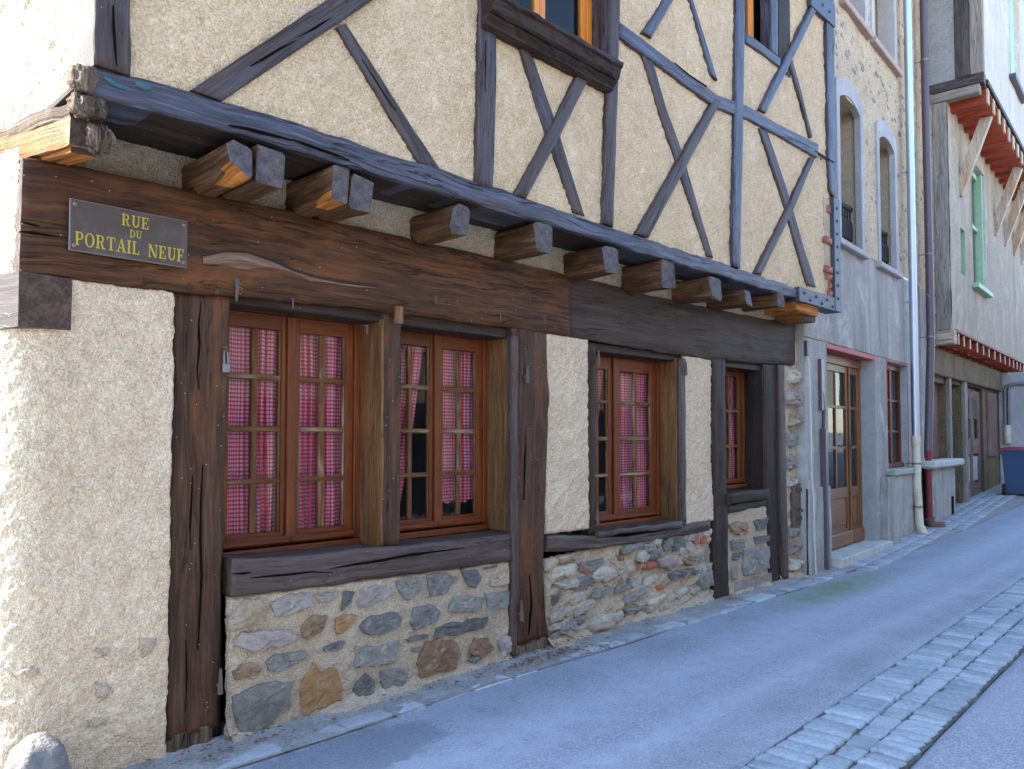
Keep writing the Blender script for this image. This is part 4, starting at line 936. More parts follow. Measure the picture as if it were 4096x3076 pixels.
# --- jetty: joists, soffit, sill beam
JE = -0.400
def joist(px0, px1, zt, zb, yend, mat='oak_joist', rot=False, x=None, tail=0.25, end='end_blue'):
    xa = at(px0, 1000, yend)[0] if x is None else x[0]; xb = at(px1, 1000, yend)[0] if x is None else x[1]
    SEED[0] += 1; r = np.random.RandomState(SEED[0]); n = 26; K = 4; rk = {0: 5 + r.randint(4), 7: 3 + r.randint(4), 1: 2 + r.randint(3)}
    sec = []
    cb = r.uniform(0.010, 0.030); tx_, tz_ = r.normal(0, 0.07, 2)
    for (x_, z_) in ((xa + cb, zb), (xb - cb, zb), (xb, zb + cb), (xb, zt - cb), (xb - cb, zt), (xa + cb, zt), (xa, zt - cb), (xa, zb + cb)): sec.append((x_, z_))
    V = []; Fc = []; U = []; mi = []
    cxz = ((xa + xb)/2, (zt + zb)/2); cj = r.normal(0, 1, (8, 3))*np.array((0.006, 0.006, 0.008))
    for k in range(n + 1):
        t = k/n; y = yend + (tail - yend)*t*t if False else yend + (tail - yend)*t
        for j, (x_, z_) in enumerate(sec):
            q = fbm(np.array([[t*3, j*1.7, SEED[0]*1.0]]), 3, 3)[0]*0.006
            sx = 1.0
            dz = 0
            if rot and k < 7 and z_ < cxz[1] and x_ < cxz[0]: dz = (7 - k)*0.005*(1 + q*160); 
            yy = y + (r.normal(0, 0.004) if k == 0 else 0)
            ey = ((x_ - cxz[0])*tx_ + (z_ - cxz[1])*tz_ + cj[j][2])*(k < 2)*(1 - 0.5*k)
            V.append((x_ + q + (0.2*dz) + cj[j][0]*max(0, 1 - t*2), yy + ey, z_ + q + dz + cj[j][1]*max(0, 1 - t*2)))
    m = len(sec)
    for k in range(n):
        for j in range(m):
            j2 = (j + 1) % m
            Fc.append((k*m + j, (k+1)*m + j, (k+1)*m + j2, k*m + j2)); mi.append(2 if (rot and j in rk and k < rk[j]) else 0)
            L0, L1 = k/n*(tail - yend), (k+1)/n*(tail - yend)
            U += [(L0, j*.1), (L1, j*.1), (L1, j*.1 + .1), (L0, j*.1 + .1)]
    Fc.append(list(range(m))); mi.append(1); U += [(V[i][0] - cxz[0] - 0.03, V[i][2] - cxz[1] + 0.05) for i in range(m)]
    return mk('joist', V, Fc, [mat, end, 'oak_rot'], H1, U, mi)
def zz(py, px, y): return at(px, py, y)[1]
JS = [(900, 1015, 548, 728, JE, True), (1017, 1130, 578, 758, JE + 0.02, False), (1318, 1395, 655, 822, JE, True), (1397, 1486, 690, 850, JE + 0.03, False), (1805, 1880, 812, 945, JE, False), (2142, 2206, 885, 1015, JE, False),
      (2420, 2470, 980, 1098, JE, False), (2647, 2692, 1040, 1156, JE, False), (2842, 2880, 1105, 1198, JE, False), (2975, 3006, 1150, 1225, JE, False)]
for (a, b, t, bo, ye, rt_) in JS: joist(a, b, min(zz(t, a, ye), 3.172), zz(bo, b, ye), ye, rot=rt_)
joist(3110, 3130, 3.165, 3.01, JE, 'oak_joist', end='end_blue')
joist(0, 0, 3.16, 3.03, -0.36, 'oak_rot', x=(8.35, 8.85), end='oak_rot')
joist(0, 0, 3.07, 2.97, -0.30, 'oak_rot', x=(8.60, 8.98), end='end_brown')
for poly, yy in (([(540, 322), (580, 332), (612, 345), (608, 362), (560, 352), (540, 340)], -0.3735), ([(410, 305), (440, 318), (470, 335), (520, 352), (515, 358), (460, 345), (415, 315)], -0.3735), ([(800, 345), (812, 342), (815, 352), (804, 356)], -0.369), ([(1818, 880), (1835, 900), (1842, 912), (1825, 905)], -0.402)):
    blob('paint_flake', [at(px, py, yy) for px, py in poly], yy, 0.003, 'teal_paint', H1, int(poly[0][0]), rings=(1, .9, .5), rel=(-6, .7, 1), npt=10, jit=.12)
bx('soffit_board', (1.10, -0.34, 3.172), (9.4, 0.17, 3.20), 'oak_black', H1, 0.003)
timber('jetty_beam', [((1.145, 3.285), (1.16, 3.150)), ((1.5, 3.315), (1.5, 3.175)), ((2.0, 3.325), (2.0, 3.180)), ((3.2, 3.325), (3.2, 3.172)), ((4.2, 3.315), (4.2, 3.176)), ((5.3, 3.300), (5.3, 3.168)), ((7.3, 3.292), (7.3, 3.165)), ((8.4, 3.270), (8.4, 3.165)), ((9.42, 3.265), (9.42, 3.165))], -0.372, 0.26, 'oak_blue', H1, 'end_blue', amp=0.008, edge=0.010, K=8, step=0.04, label='long blue-grey weathered beam carrying the overhanging storey')
# --- upper storey
UY = -0.355
UT = 7.4
sheet('upper_roughcast', [(1.22, UY + 0.016), (3.60, UY + 0.016)], 3.28, 5.3, 'roughcast_upper', H1, 0.013, 0.0035, 0.005, 0.007, 51, (0, 0, 0, 0))
sheet('upper_roughcast', [(3.60, UY + 0.016), (5.00, UY + 0.016)], 3.28, 4.46, 'roughcast_upper', H1, 0.014, 0.0035, 0.005, 0.007, 52, (0, 0, 0, 0))
sheet('upper_roughcast', [(5.00, UY + 0.016), (7.05, UY + 0.016)], 3.24, 6.6, 'roughcast_upper', H1, 0.016, 0.0035, 0.005, 0.007, 53, (0, 0, 0, 0))
sheet('upper_roughcast', [(7.05, UY + 0.016), (9.46, UY + 0.016)], 3.24, 5.70, 'roughcast_upper', H1, 0.018, 0.0035, 0.005, 0.007, 54, (0, 0, 0, 0))
sheet('upper_roughcast', [(8.20, UY + 0.024), (9.46, UY + 0.024)], 5.62, 7.4, 'roughcast_upper', H1, 0.022, 0.0048, 0.007, 0.016, 55, (0, 0, 0, 0))
sheet('upper_roughcast', [(1.22, UY + 0.016), (7.05, UY + 0.016)], lambda q: np.where(q < 3.6, 5.3, np.where(q < 5.0, 5.9, 6.6)), UT, 'roughcast_upper', H1, 0.05, 0.0, 0.007, 0.014, 56, (0, 0, 0, 0))
sheet('upper_roughcast', [(7.05, UY + 0.016), (8.30, UY + 0.016)], 7.0, UT, 'roughcast_upper', H1, 0.05, 0.0, 0.007, 0.014, 57, (0, 0, 0, 0))
# side wall of the upper storey, in the sun
sheet('side_roughcast', [(1.20 + SDIR[0]*6, -0.20 + SDIR[1]*6), (1.20 + SDIR[0]*1.7, -0.20 + SDIR[1]*1.7)], 3.16, UT, 'roughcast', H1, 0.06, 0.0, 0.008, 0.02, 58, (0, 0, 0, 0))
sheet('side_roughcast', [(1.20 + SDIR[0]*1.7, -0.20 + SDIR[1]*1.7), (1.195, -0.19)], 3.085, 4.4, 'roughcast', H1, 0.013, 0.004, 0.008, 0.02, 59, (0, 0, 0.03, 0))
sheet('side_roughcast', [(1.20 + SDIR[0]*1.7, -0.20 + SDIR[1]*1.7), (1.195, -0.19)], 4.4, UT, 'roughcast', H1, 0.06, 0.0, 0.008, 0.02, 60, (0, 0, 0, 0))
sheet('side_roughcast', [(0.99 + SDIR[0]*6, 0.03 + SDIR[1]*6), (0.99 + SDIR[0]*1.6, 0.03 + SDIR[1]*1.6)], -0.05, 3.2, 'roughcast', H1, 0.06, 0.0, 0.008, 0.02, 61, (0, 0, 0, 0))
def up(name, pp, dy=0.0, mat='oak_brace', depth=0.12, **kw):
    kw.setdefault('amp', 0.004); kw.setdefault('edge', 0.002); kw.setdefault('K', 6); kw.setdefault('end', 'end_brown')
    return ptimber(name, pp, UY - 0.012 + dy, depth, mat, H1, **kw)
timber('corner_post', [((1.160, 5.6), (1.31, 5.6)), ((1.166, 3.6), (1.322, 3.6)), ((1.172, 3.30), (1.335, 3.30))], UY - 0.02, 0.18, 'oak_brace', H1, amp=0.005, edge=0.006, K=7)
up('brace', [((765, 358), (892, 404)), ((1275, 22), (1470, 16)), ((1580, -180), (1760, -180))])
up('strut', [((1350, 107), (1387, 90)), ((1510, 375), (1560, 360)), ((1680, 655), (1765, 682))], 0.003)
up('window_post', [((1925, -700), (1998, -700)), ((1920, 20), (1990, 20)), ((1913, 400), (1987, 400)), ((1907, 738), (1975, 755))], -0.004)
up('strut', [((2075, 165), (2120, 185)), ((2155, 450), (2213, 450)), ((2245, 700), (2290, 700)), ((2295, 850), (2342, 864))], 0.006)
up('strut', [((2315, 290), (2362, 310)), ((2190, 540), (2240, 550)), ((2060, 780), (2108, 792))], -0.008, 'oak_brace')
up('window_post', [((2450, -900), (2500, -900)), ((2440, 20), (2483, 20)), ((2430, 360), (2474, 360)), ((2415, 890), (2456, 908))], -0.004)
up('rail', [((2478, 83), (2478, 146)), ((2870, 378), (2870, 432)), ((2996, 424), (2996, 478)), ((3120, 498), (3120, 545)), ((3275, 575), (3270, 632))], -0.006, 'oak_blue', end='end_blue')
up('strut', [((2720, -120), (2770, -120)), ((2642, 20), (2685, 20)), ((2572, 128), (2609, 152))], 0.0, 'oak_blue')
up('strut', [((2735, -80), (2752, -80)), ((2765, 20), (2780, 20)), ((2845, 300), (2872, 322))], 0.003, 'oak_blue')
up('strut', [((2570, 215), (2612, 242)), ((2630, 420), (2664, 420)), ((2692, 600), (2728, 600)), ((2830, 1025), (2856, 1032))], 0.006)
up('strut', [((2860, 392), (2886, 408)), ((2715, 640), (2752, 660)), ((2547, 934), (2597, 950))], -0.008)
up('window_post', [((2952, -300), (2990, -300)), ((2947, 20), (2982, 20)), ((2942, 420), (2976, 420)), ((2932, 1064), (2963, 1074))], -0.010, 'oak_blue')
up('strut', [((3290, -60), (3318, -60)), ((3240, 38), (3264, 48)), ((3038, 438), (3066, 452))], -0.008, 'oak_blue')
up('rail', [((2980, 124), (2980, 166)), ((3050, 175), (3050, 212)), ((3122, 232), (3120, 266))], 0.0, 'oak_blue')
up('strut', [((3157, 250), (3171, 238)), ((3200, 390), (3213, 388)), ((3241, 552), (3253, 548))], 0.004, 'oak_brace')
up('strut', [((3036, 512), (3069, 520)), ((3120, 760), (3150, 760)), ((3231, 1142), (3266, 1148))], 0.006)
up('strut', [((3244, 628), (3260, 638)), ((3150, 830), (3175, 840)), ((3020, 1092), (3045, 1104))], -0.008)
up('window_post', [((3078, -150), (3112, -150)), ((3085, 20), (3113, 20)), ((3085, 205), (3113, 225))], -0.002, 'oak_blue')
timber('corner_post', [((9.26, 7.3), (9.47, 7.3)), ((9.25, 6.5), (9.47, 6.5)), ((9.24, 4.9), (9.465, 4.9)), ((9.28, 4.55), (9.46, 4.5))], UY - 0.015, 0.2, 'oak_blue', H1, amp=0.006, edge=0.010, K=6)
# first-floor window sill: heavy moulded board
def moulded_sill():
    y0 = UY; xa, xb = at(1966, 100, -0.47)[0], at(2478, 300, -0.47)[0]
    zt = at(2478, 245, -0.50)[1]; zb = at(2450, 362, -0.42)[1]
    prof = [(0.0, zt + 0.01), (-0.150, zt), (-0.155, zt - 0.03), (-0.135, zt - 0.045), (-0.115, zt - 0.10), (-0.125, zt - 0.112), (-0.105, zt - 0.125), (-0.085, (zt + zb)/2 - 0.02), (-0.095, (zt + zb)/2 - 0.035), (-0.06, zb + 0.03), (-0.062, zb + 0.012), (-0.03, zb), (0.02, zb)]
    V = []; Fc = []; U = []; n = 24; m = len(prof); acc = np.r_[0, np.cumsum([math.dist(prof[k], prof[k+1]) for k in range(m-1)])]
    for k in range(n + 1):
        xx = xa + (xb - xa)*k/n
        for j, (dy, z) in enumerate(prof): V.append((xx, y0 + dy + 0.003*random.gauss(0, 1), z + 0.003*random.gauss(0, 1)))
    for k in range(n):
        for j in range(m - 1):
            Fc.append((k*m + j, k*m + j + 1, (k+1)*m + j + 1, (k+1)*m + j)); a, b = k*(xb-xa)/n, (k+1)*(xb-xa)/n
            U += [(a, acc[j]), (a, acc[j+1]), (b, acc[j+1]), (b, acc[j])]
    Fc.append(list(range(m))); U += [(p[0], p[1]) for p in prof]; Fc.append([n*m + j for j in range(m)][::-1]); U += [(p[0], p[1]) for p in prof][::-1]
    mk('moulded_sill', V, Fc, 'oak_black', H1, U); return xa, xb, zt
sxa, sxb, szt = moulded_sill()
def upper_window(x0, x1, z0, z1, y):
    f = MB().box((x0, y, z0), (x1, y + 0.06, z0 + 0.06), 0.004).box((x0, y, z0 + .06), (x0 + 0.06, y + 0.06, z1), 0.004).box((x1 - 0.06, y, z0 + .06), (x1, y + 0.06, z1), 0.004).box((x0 + .06, y, z1 - 0.06), (x1 - .06, y + 0.06, z1), 0.004)
    fr = f.build('window', 'varnish_orange', H1); xm = (x0 + x1)/2
    for a, b in ((x0 + .062, xm - .002), (xm + .002, x1 - .062)):
        MB().box((a, y + .01, z0 + .062), (a + .06, y + .05, z1 - .062), .004).box((b - .06, y + .01, z0 + .062), (b, y + .05, z1 - .062), .004).box((a + .06, y + .01, z0 + .062), (b - .06, y + .05, z0 + .13), .004).build('sash', 'varnish_orange', fr)
        mk('pane', [(a + .06, y + .03, z0 + .13), (b - .06, y + .03, z0 + .13), (b - .06, y + .03, z1 - .12), (a + .06, y + .03, z1 - .12)], [(0, 1, 2, 3)], 'window_glass', fr)
    return fr
ux0, ux1 = 3.70, 4.93
upper_window(ux0, ux1, szt + 0.05, 5.9, UY + 0.14)
bx('sill_flashing', (ux0 + .01, UY - 0.02, szt + 0.012), (ux1 - .01, UY + 0.135, szt + 0.05), 'flashing', H1, 0.003)
bx('reveal', (ux1 - 0.002, UY + 0.01, szt), (ux1 + 0.03, UY + 0.2, 5.9), 'oak_brace', H1, 0.002)
bx('reveal', (ux0 - 0.03, UY + 0.01, szt), (ux0 + 0.002, UY + 0.2, 5.9), 'oak_brace', H1, 0.002)
room(3.6, 5.0, 4.3, 6.2, UY + 0.22, 2.0)
upper_window(7.22, 8.02, 5.72, 6.98, UY + 0.12)
bx('reveal', (8.02, UY + 0.01, 5.62), (8.30, UY + 0.16, 7.0), 'oak_black', H1, 0.003)
room(7.1, 8.4, 5.5, 7.1, UY + 0.2, 2.0)
# iron corner straps with their bolts
def iron_plate(name, a, b, bolts):
    p = bx(name, a, b, 'iron', H1, 0.004)
    for (x_, z_) in bolts:
        o = MB().tube([(x_, a[1] + 0.002, z_), (x_, a[1] - 0.010, z_), (x_, a[1] - 0.014, z_)], [0.018, 0.018, 0.008], 8).build('bolt', 'iron', p)
    return p
iz0, iz1 = 3.135, 3.275
iron_plate('iron_strap', (9.30, UY - 0.045, iz0 + 0.002), (9.475, UY + 0.15, 4.50), [(9.385, iz0 + 0.16 + 0.155*k) for k in range(8)])
iron_plate('iron_strap', (8.33, UY - 0.040, iz0), (9.297, UY + 0.12, iz1 + 0.02), [(8.46 + 0.155*k, iz0 + (0.045 if k % 2 else 0.105)) for k in range(6)])
ra, rb = at(3268, 610, UY - 0.03), at(3340, 640, UY - 0.03)
iron_plate('iron_strap', (ra[0], UY - 0.030, rb[1] - 0.03), (rb[0], UY + 0.02, ra[1] + 0.02), [(ra[0] + 0.1, ra[1] - 0.05), (ra[0] + 0.28, ra[1] - 0.06)])
ta, tb = at(3246, 25, UY - 0.03), at(3336, 80, UY - 0.03)
iron_plate('iron_strap', (ta[0], UY - 0.030, 6.62), (9.474, UY + 0.02, 6.90), [(9.1, 6.75), (9.3, 6.75)])
timber('rail', [((7.0, 6.98), (7.0, 6.84)), ((9.45, 6.98), (9.45, 6.84))], UY - 0.02, 0.15, 'oak_blue', H1, amp=0.006, edge=0.008)
# broken render showing bricks at the corner
def broken_corner():
    p = bx('brick_patch', (9.13, UY + 0.004, 3.28), (9.298, UY + 0.05, 4.48), 'mortar', H1, 0.004)
    r = np.random.RandomState(3); z = 3.30; k = 0
    while z < 4.40:
        h = 0.075*r.uniform(.8, 1.2); x = 9.05 + r.uniform(0, 0.17)
        if not (3.62 < z < 3.86 or 4.0 < z < 4.3):
            blob('brick', [(x, z), (9.285, z), (9.285, z + h), (x + r.uniform(0, .03), z + h)], UY, r.uniform(0.014, 0.03), 'brick_red', p, 900 + k, rings=(1, .97, .9), rel=(-1, .8, 1.0), npt=8, jit=0.05)
        z += h + 0.018; k += 1
broken_corner()
def scar():
    top = [(810, 1022), (900, 1008), (990, 1012), (1080, 1040), (1180, 1085), (1250, 1108), (1360, 1130), (1440, 1140), (1510, 1148)]
    bot = [(812, 1050), (900, 1060), (985, 1078), (1080, 1072), (1180, 1098), (1250, 1122), (1360, 1142), (1440, 1150), (1510, 1152)]
    timber('torn_grain', [(at(*a, -.036), at(*b, -.036)) for a, b in zip(top, bot)], -0.0365, 0.02, 'oak_scar', H1, amp=0.003, edge=0.006, bev=0.004, K=5, step=0.02)
    timber('crack', [(at(a[0], a[1] - 9, -.038), at(a[0], a[1] + 1, -.038)) for a in top], -0.0385, 0.02, 'oak_black', H1, amp=0.001, edge=0.004, bev=0.002, K=3, step=0.02)
scar()
def split(pts, y, w, n_=None):
    P = [np.array(at(px, py, y)) for px, py in pts]; pr = []
    for k, q in enumerate(P):
        d = P[min(k + 1, len(P) - 1)] - P[max(k - 1, 0)]; d = d/np.linalg.norm(d); nn = np.array((-d[1], d[0])); h = w*(0.12 + sin(pi*(k + .15)/(len(P) - .7)))*0.5
        pr.append((tuple(q + nn*h), tuple(q - nn*h)))
    timber('split', pr, y, 0.02, 'split_dark', H1, 'split_dark', amp=0.0006, edge=0.0018, bev=0.0015, K=3, step=0.02)
split([(805, 1205), (797, 1290), (800, 1380), (790, 1480), (797, 1560)], -0.0035, 0.010)
split([(770, 1900), (768, 2000), (762, 2110), (764, 2200)], -0.004, 0.008)
split([(812, 1860), (806, 1990), (803, 2160), (808, 2300), (800, 2460), (792, 2600)], -0.004, 0.010)
split([(745, 2560), (748, 2700), (742, 2850)], -0.003, 0.007)
split([(1000, 2312), (1080, 2304), (1160, 2298), (1240, 2288), (1330, 2290)], -0.036, 0.011)
split([(1320, 2276), (1420, 2258), (1540, 2240), (1650, 2218), (1760, 2205), (1860, 2192)], -0.036, 0.013)
split([(930, 2296), (980, 2294), (1005, 2290)], -0.036, 0.008)
split([(2105, 1700), (2102, 1840), (2098, 2000)], -0.032, 0.010)
split([(2120, 2300), (2128, 2420), (2118, 2540)], -0.034, 0.012)
split([(1005, 262), (1060, 232), (1120, 195), (1185, 162)], UY - 0.0185, 0.012)
split([(1190, 150), (1260, 112), (1330, 68)], UY - 0.0185, 0.009)
split([(455, 20), (458, 110), (463, 200), (468, 265)], UY - 0.028, 0.010)
split([(920, 500), (1000, 515), (1080, 535), (1170, 560)], -0.383, 0.012)
split([(1170, 556), (1260, 588), (1330, 612), (1400, 640)], -0.383, 0.010)
split([(1450, 235), (1490, 300), (1540, 378), (1585, 445)], UY - 0.0145, 0.006)
split([(1945, 160), (1943, 260), (1942, 370)], UY - 0.022, 0.006)
split([(80, 925), (130, 930), (190, 940), (270, 952)], -0.037, 0.012)
split([(85, 885), (120, 895), (160, 905)], -0.037, 0.008)
split([(2700, 250), (2760, 300), (2830, 345)], UY - 0.024, 0.010)
# --- decayed corner at the left: rotten beam ends and the beam that runs back along the side
def rotten_end(name, c, r3, seed, mat):
    n, m = 40, 36; V = []; Fc = []; U = []
    for i in range(n):
        th = pi*(i + 0.5)/n
        for j in range(m):
            ph = 2*pi*j/m; d = np.array((sin(th)*cos(ph), sin(th)*sin(ph), cos(th)))
            d = np.sign(d)*np.abs(d)**0.7
            q = 1 + 0.22*float(fbm((d*np.array((2.6, 2.6, 1.2)))[None], seed, 4)[0]) + 0.2*float(1 - abs(vnoise((d*7)[None], seed + 4)[0]))
            V.append(tuple(np.array(c) + np.array(r3)*d*q)); 
    for i in range(n - 1):
        for j in range(m):
            Fc.append((i*m + j, (i+1)*m + j, (i+1)*m + (j+1) % m, i*m + (j+1) % m)); U += [(i*.02, j*.03), ((i+1)*.02, j*.03), ((i+1)*.02, (j+1)*.03), (i*.02, (j+1)*.03)]
    Fc.append(list(range(m))[::-1]); U += [(0, 0)]*m; Fc.append([(n-1)*m + j for j in range(m)]); U += [(0, 0)]*m
    return mk(name, V, Fc, mat, H1, U, None, True)
for px, py, yy, r3, sd in ((335, 325, -0.34, (.050, .05, .055), 71), (352, 432, -0.30, (.062, .07, .042), 72), (392, 560, -0.27, (.050, .07, .052), 73)):
    q = at(px, py, yy); rotten_end('rotten_beam_end', (q[0], yy, q[1]), r3, sd, 'oak_decay')
side_timber('side_beam', 1.105, 1.225, 2.955, 3.075, -0.27, 1.9, 'oak_torn', 'end_brown', 40, 0.010, 8)
side_timber('side_beam', 1.12, 1.20, 3.08, 3.15, -0.22, 1.9, 'oak_decay', 'end_brown', 40, 0.012, 9)
side_timber('side_beam', 1.13, 1.23, 2.925, 2.952, -0.24, 1.9, 'oak_rot', 'end_brown', 30, 0.006, 10)
# --- roof, out of the picture but casting the shade of the street
def roof():
    pts = [(-1.2, -0.95), (9.6, -0.95), (9.6, 8.5), (-3.0, 8.5)]; zr = UT
    V = [(p[0], p[1], zr + 0.0) for p in pts] + [(p[0], p[1], zr + 0.18) for p in pts] + [(0.0, 4.0, zr + 3.0), (9.6, 4.0, zr + 3.0)]
    mk('roof', V, [(0, 3, 2, 1), (0, 1, 5, 4), (1, 2, 6, 5), (2, 3, 7, 6), (3, 0, 4, 7), (4, 5, 9, 8), (6, 7, 8, 9), (5, 6, 9), (7, 4, 8)], 'roof_tile', H1)
roof()
# stones showing through the worn render at the corner
for k, poly in enumerate((((1120, 610), (1255, 612), (1240, 700), (1140, 780), (1115, 700)), ((765, 705), (890, 690), (850, 760), (770, 775)), ((760, 975), (895, 1005), (860, 1095), (770, 1085)), ((690, 1275), (880, 1238), (850, 1310), (700, 1340)), ((140, 900), (260, 840), (320, 880), (240, 930)))):
    blob('stone', [at(a/2, 2246 + b/2, -.02) for a, b in poly], -0.020, 0.005, 'mortar', H1, 300 + k, rings=(1, .92, .5), rel=(-3, .6, 1.0), npt=12, jit=.1)
# crumbled mortar at the foot of the plinths
def fillet(x0, x1, seed):
    xs = np.arange(x0, x1, .012); ts = np.linspace(0, 1, 14); X, T = np.meshgrid(xs, ts, indexing='ij')
    wd = .085 + .05*fbm(np.stack([X*4, X*0, X*0], -1), seed, 3)
    Yv = 0.01 - wd*T; Zv = .012 + .075*(1 - T)**1.7 + .012*fbm(np.stack([X/.035, T*3, X*0], -1), seed + 2, 3)*(1 - T*.7) - .02*(T > .95)
    V = np.stack([X, Yv, Zv], -1).reshape(-1, 3); n = len(ts)
    i = np.arange(len(xs) - 1)[:, None]*n + np.arange(n - 1)[None, :]
    mk('mortar_fillet', V, np.stack([i, i + 1, i + n + 1, i + n], -1).reshape(-1, 4).tolist(), 'mortar', H1, None, None, True)
fillet(2.02, 4.20, 401); fillet(4.62, 7.10, 402); fillet(7.42, 8.32, 403); fillet(8.6, 9.3, 404)
# --- small ironwork on the front
def hinge_pin(px, py, y, s=1.0):
    x_, z_ = at(px, py, y)
    MB().tube([(x_, y + 0.03, z_), (x_, y - 0.02*s, z_)], 0.010*s, 8).tube([(x_, y - 0.02*s, z_ - 0.035*s), (x_, y - 0.02*s, z_ + 0.075*s)], [0.013*s, 0.007*s], 8).build('hinge_pin', 'iron_rust', H1)
for px, py, y, s in ((2100, 1510, -0.03, 1.2), (2385, 1445, -0.02, 1.2), (2735, 1485, -0.03, 1.2), (2730, 2045, -0.03, 1.2), (2382, 2075, -0.02, 1.1), (2075, 2455, -0.03, 1.4), (873, 2740, 0.0, 1.2)): hinge_pin(px, py, y, s)
x_, z_ = at(945, 1140, -0.04)
MB().tube([(x_, -0.03, z_ + 0.03), (x_, -0.05, z_ + 0.03), (x_ + .002, -0.05, z_ - 0.02), (x_, -0.045, z_ - 0.09)], [0.012, 0.014, 0.010, 0.006], 8).build('hinge_pin', 'iron_rust', H1)
MB().tube([(x_ + .03, -0.045, z_ + .01), (x_ - .015, -0.06, z_ - .005), (x_ + .03, -0.06, z_ - .02), (x_ - .015, -0.06, z_ - .035), (x_ + .03, -0.045, z_ - .05)], 0.0022, 5).build('binding_wire', 'galvanised', H1)
xa_, za_ = at(1580, 1222, -0.05); xb_, zb_ = at(1608, 1298, -0.05)
bx('turn_button', (xa_, -0.062, zb_), (xb_ + 0.005, -0.032, za_), 'oak_jamb', H1, 0.005)
for px, py in ((755, 1150), (865, 1165)):
    q = at(px, py, -0.03); MB().tube([(q[0], -0.028, q[1]), (q[0], -0.040, q[1])], 0.017, 10).build('peg', 'oak_dark', H1)
for px, py in ((1995, 1270), (2172, 1280), (1165, 1215), (1460, 1320), (1735, 1200)):
    q = at(px, py, -0.035); MB().tube([(q[0], -0.025, q[1] + .03), (q[0], -0.055, q[1] + .025), (q[0], -0.055, q[1] - .03)], [.006, .006, .004], 6).build('nail', 'iron_rust', H1)

# ================================================================== THE STREET SIGN
def glyphs():
    s = 0.17; h = 0.085; G = {}                 # stem, hairline; glyph box 1 high
    def R(x0, y0, x1, y1): return [(x0, y0), (x1, y0), (x1, y1), (x0, y1)]
    def arc(cx, cy, rx, ry, a0, a1, wx, wy, n=14):
        out = []
        for k in range(n):
            t0, t1 = RAD(a0 + (a1 - a0)*k/n), RAD(a0 + (a1 - a0)*(k + 1)/n)
            out.append([(cx + rx*cos(t0), cy + ry*sin(t0)), (cx + rx*cos(t1), cy + ry*sin(t1)), (cx + (rx - wx)*cos(t1), cy + (ry - wy)*sin(t1)), (cx + (rx - wx)*cos(t0), cy + (ry - wy)*sin(t0))])
        return out
    def stem(x): return [R(x, 0, x + s, 1), R(x - 0.08, 0, x + s + 0.08, h), R(x - 0.08, 1 - h, x + s + 0.08, 1)]
    G['I'] = (0.36, stem(0.09))
    G['L'] = (0.66, stem(0.09) + [R(0.2, 0, 0.62, h), R(0.54, 0, 0.62, 0.30)])
    G['E'] = (0.70, stem(0.09) + [R(0.2, 0, 0.64, h), R(0.56, 0, 0.64, 0.30), R(0.2, 1 - h, 0.62, 1), R(0.54, 0.72, 0.62, 1), R(0.2, 0.47, 0.48, 0.47 + h), R(0.42, 0.36, 0.48, 0.66)])
    G['F'] = (0.66, stem(0.09) + [R(0.2, 1 - h, 0.62, 1), R(0.54, 0.70, 0.62, 1), R(0.2, 0.46, 0.48, 0.46 + h), R(0.42, 0.34, 0.48, 0.65)])
    G['T'] = (0.74, [R(0.285, 0, 0.285 + s, 1), R(0.19, 0, 0.55, h), R(0.02, 1 - h, 0.72, 1), R(0.02, 0.70, 0.09, 1), R(0.65, 0.70, 0.72, 1)])
    G['P'] = (0.68, stem(0.09) + [R(0.2, 1 - h, 0.40, 1), R(0.2, 0.42, 0.40, 0.42 + h)] + arc(0.38, 0.71, 0.28, 0.29, -90, 90, 0.16, h))
    G['R'] = (0.78, stem(0.09) + [R(0.2, 1 - h, 0.40, 1), R(0.2, 0.46, 0.40, 0.46 + h)] + arc(0.38, 0.73, 0.27, 0.27, -90, 90, 0.15, h) + [[(0.36, 0.50), (0.50, 0.50), (0.68, 0.0), (0.52, 0.0)], R(0.5, 0, 0.78, h)])
    G['D'] = (0.78, stem(0.09) + [R(0.2, 1 - h, 0.36, 1), R(0.2, 0, 0.36, h)] + arc(0.34, 0.5, 0.40, 0.5, -90, 90, 0.17, h))
    G['O'] = (0.80, arc(0.40, 0.5, 0.385, 0.52, 0, 360, 0.165, 0.075, 30))
    G['U'] = (0.80, [R(0.10, 0.34, 0.10 + s, 1), R(0.02, 1 - h, 0.35, 1), R(0.60, 0.34, 0.68, 1), R(0.50, 1 - h, 0.78, 1)] + arc(0.39, 0.34, 0.29, 0.36, 180, 360, 0.15, 0.11))
    G['N'] = (0.86, [R(0.10, 0, 0.18, 1), R(0.02, 0, 0.28, h), R(0.68, 0, 0.76, 1), R(0.58, 1 - h, 0.84, 1), [(0.02, 1), (0.24, 1), (0.76, 0.0), (0.58, 0.0)]])
    G['A'] = (0.80, [[(0.08, 0), (0.16, 0), (0.42, 1), (0.36, 1)], [(0.34, 1), (0.48, 1), (0.74, 0), (0.56, 0)], R(0.22, 0.28, 0.60, 0.28 + h), R(0.0, 0, 0.26, h), R(0.48, 0, 0.80, h)])
    return G
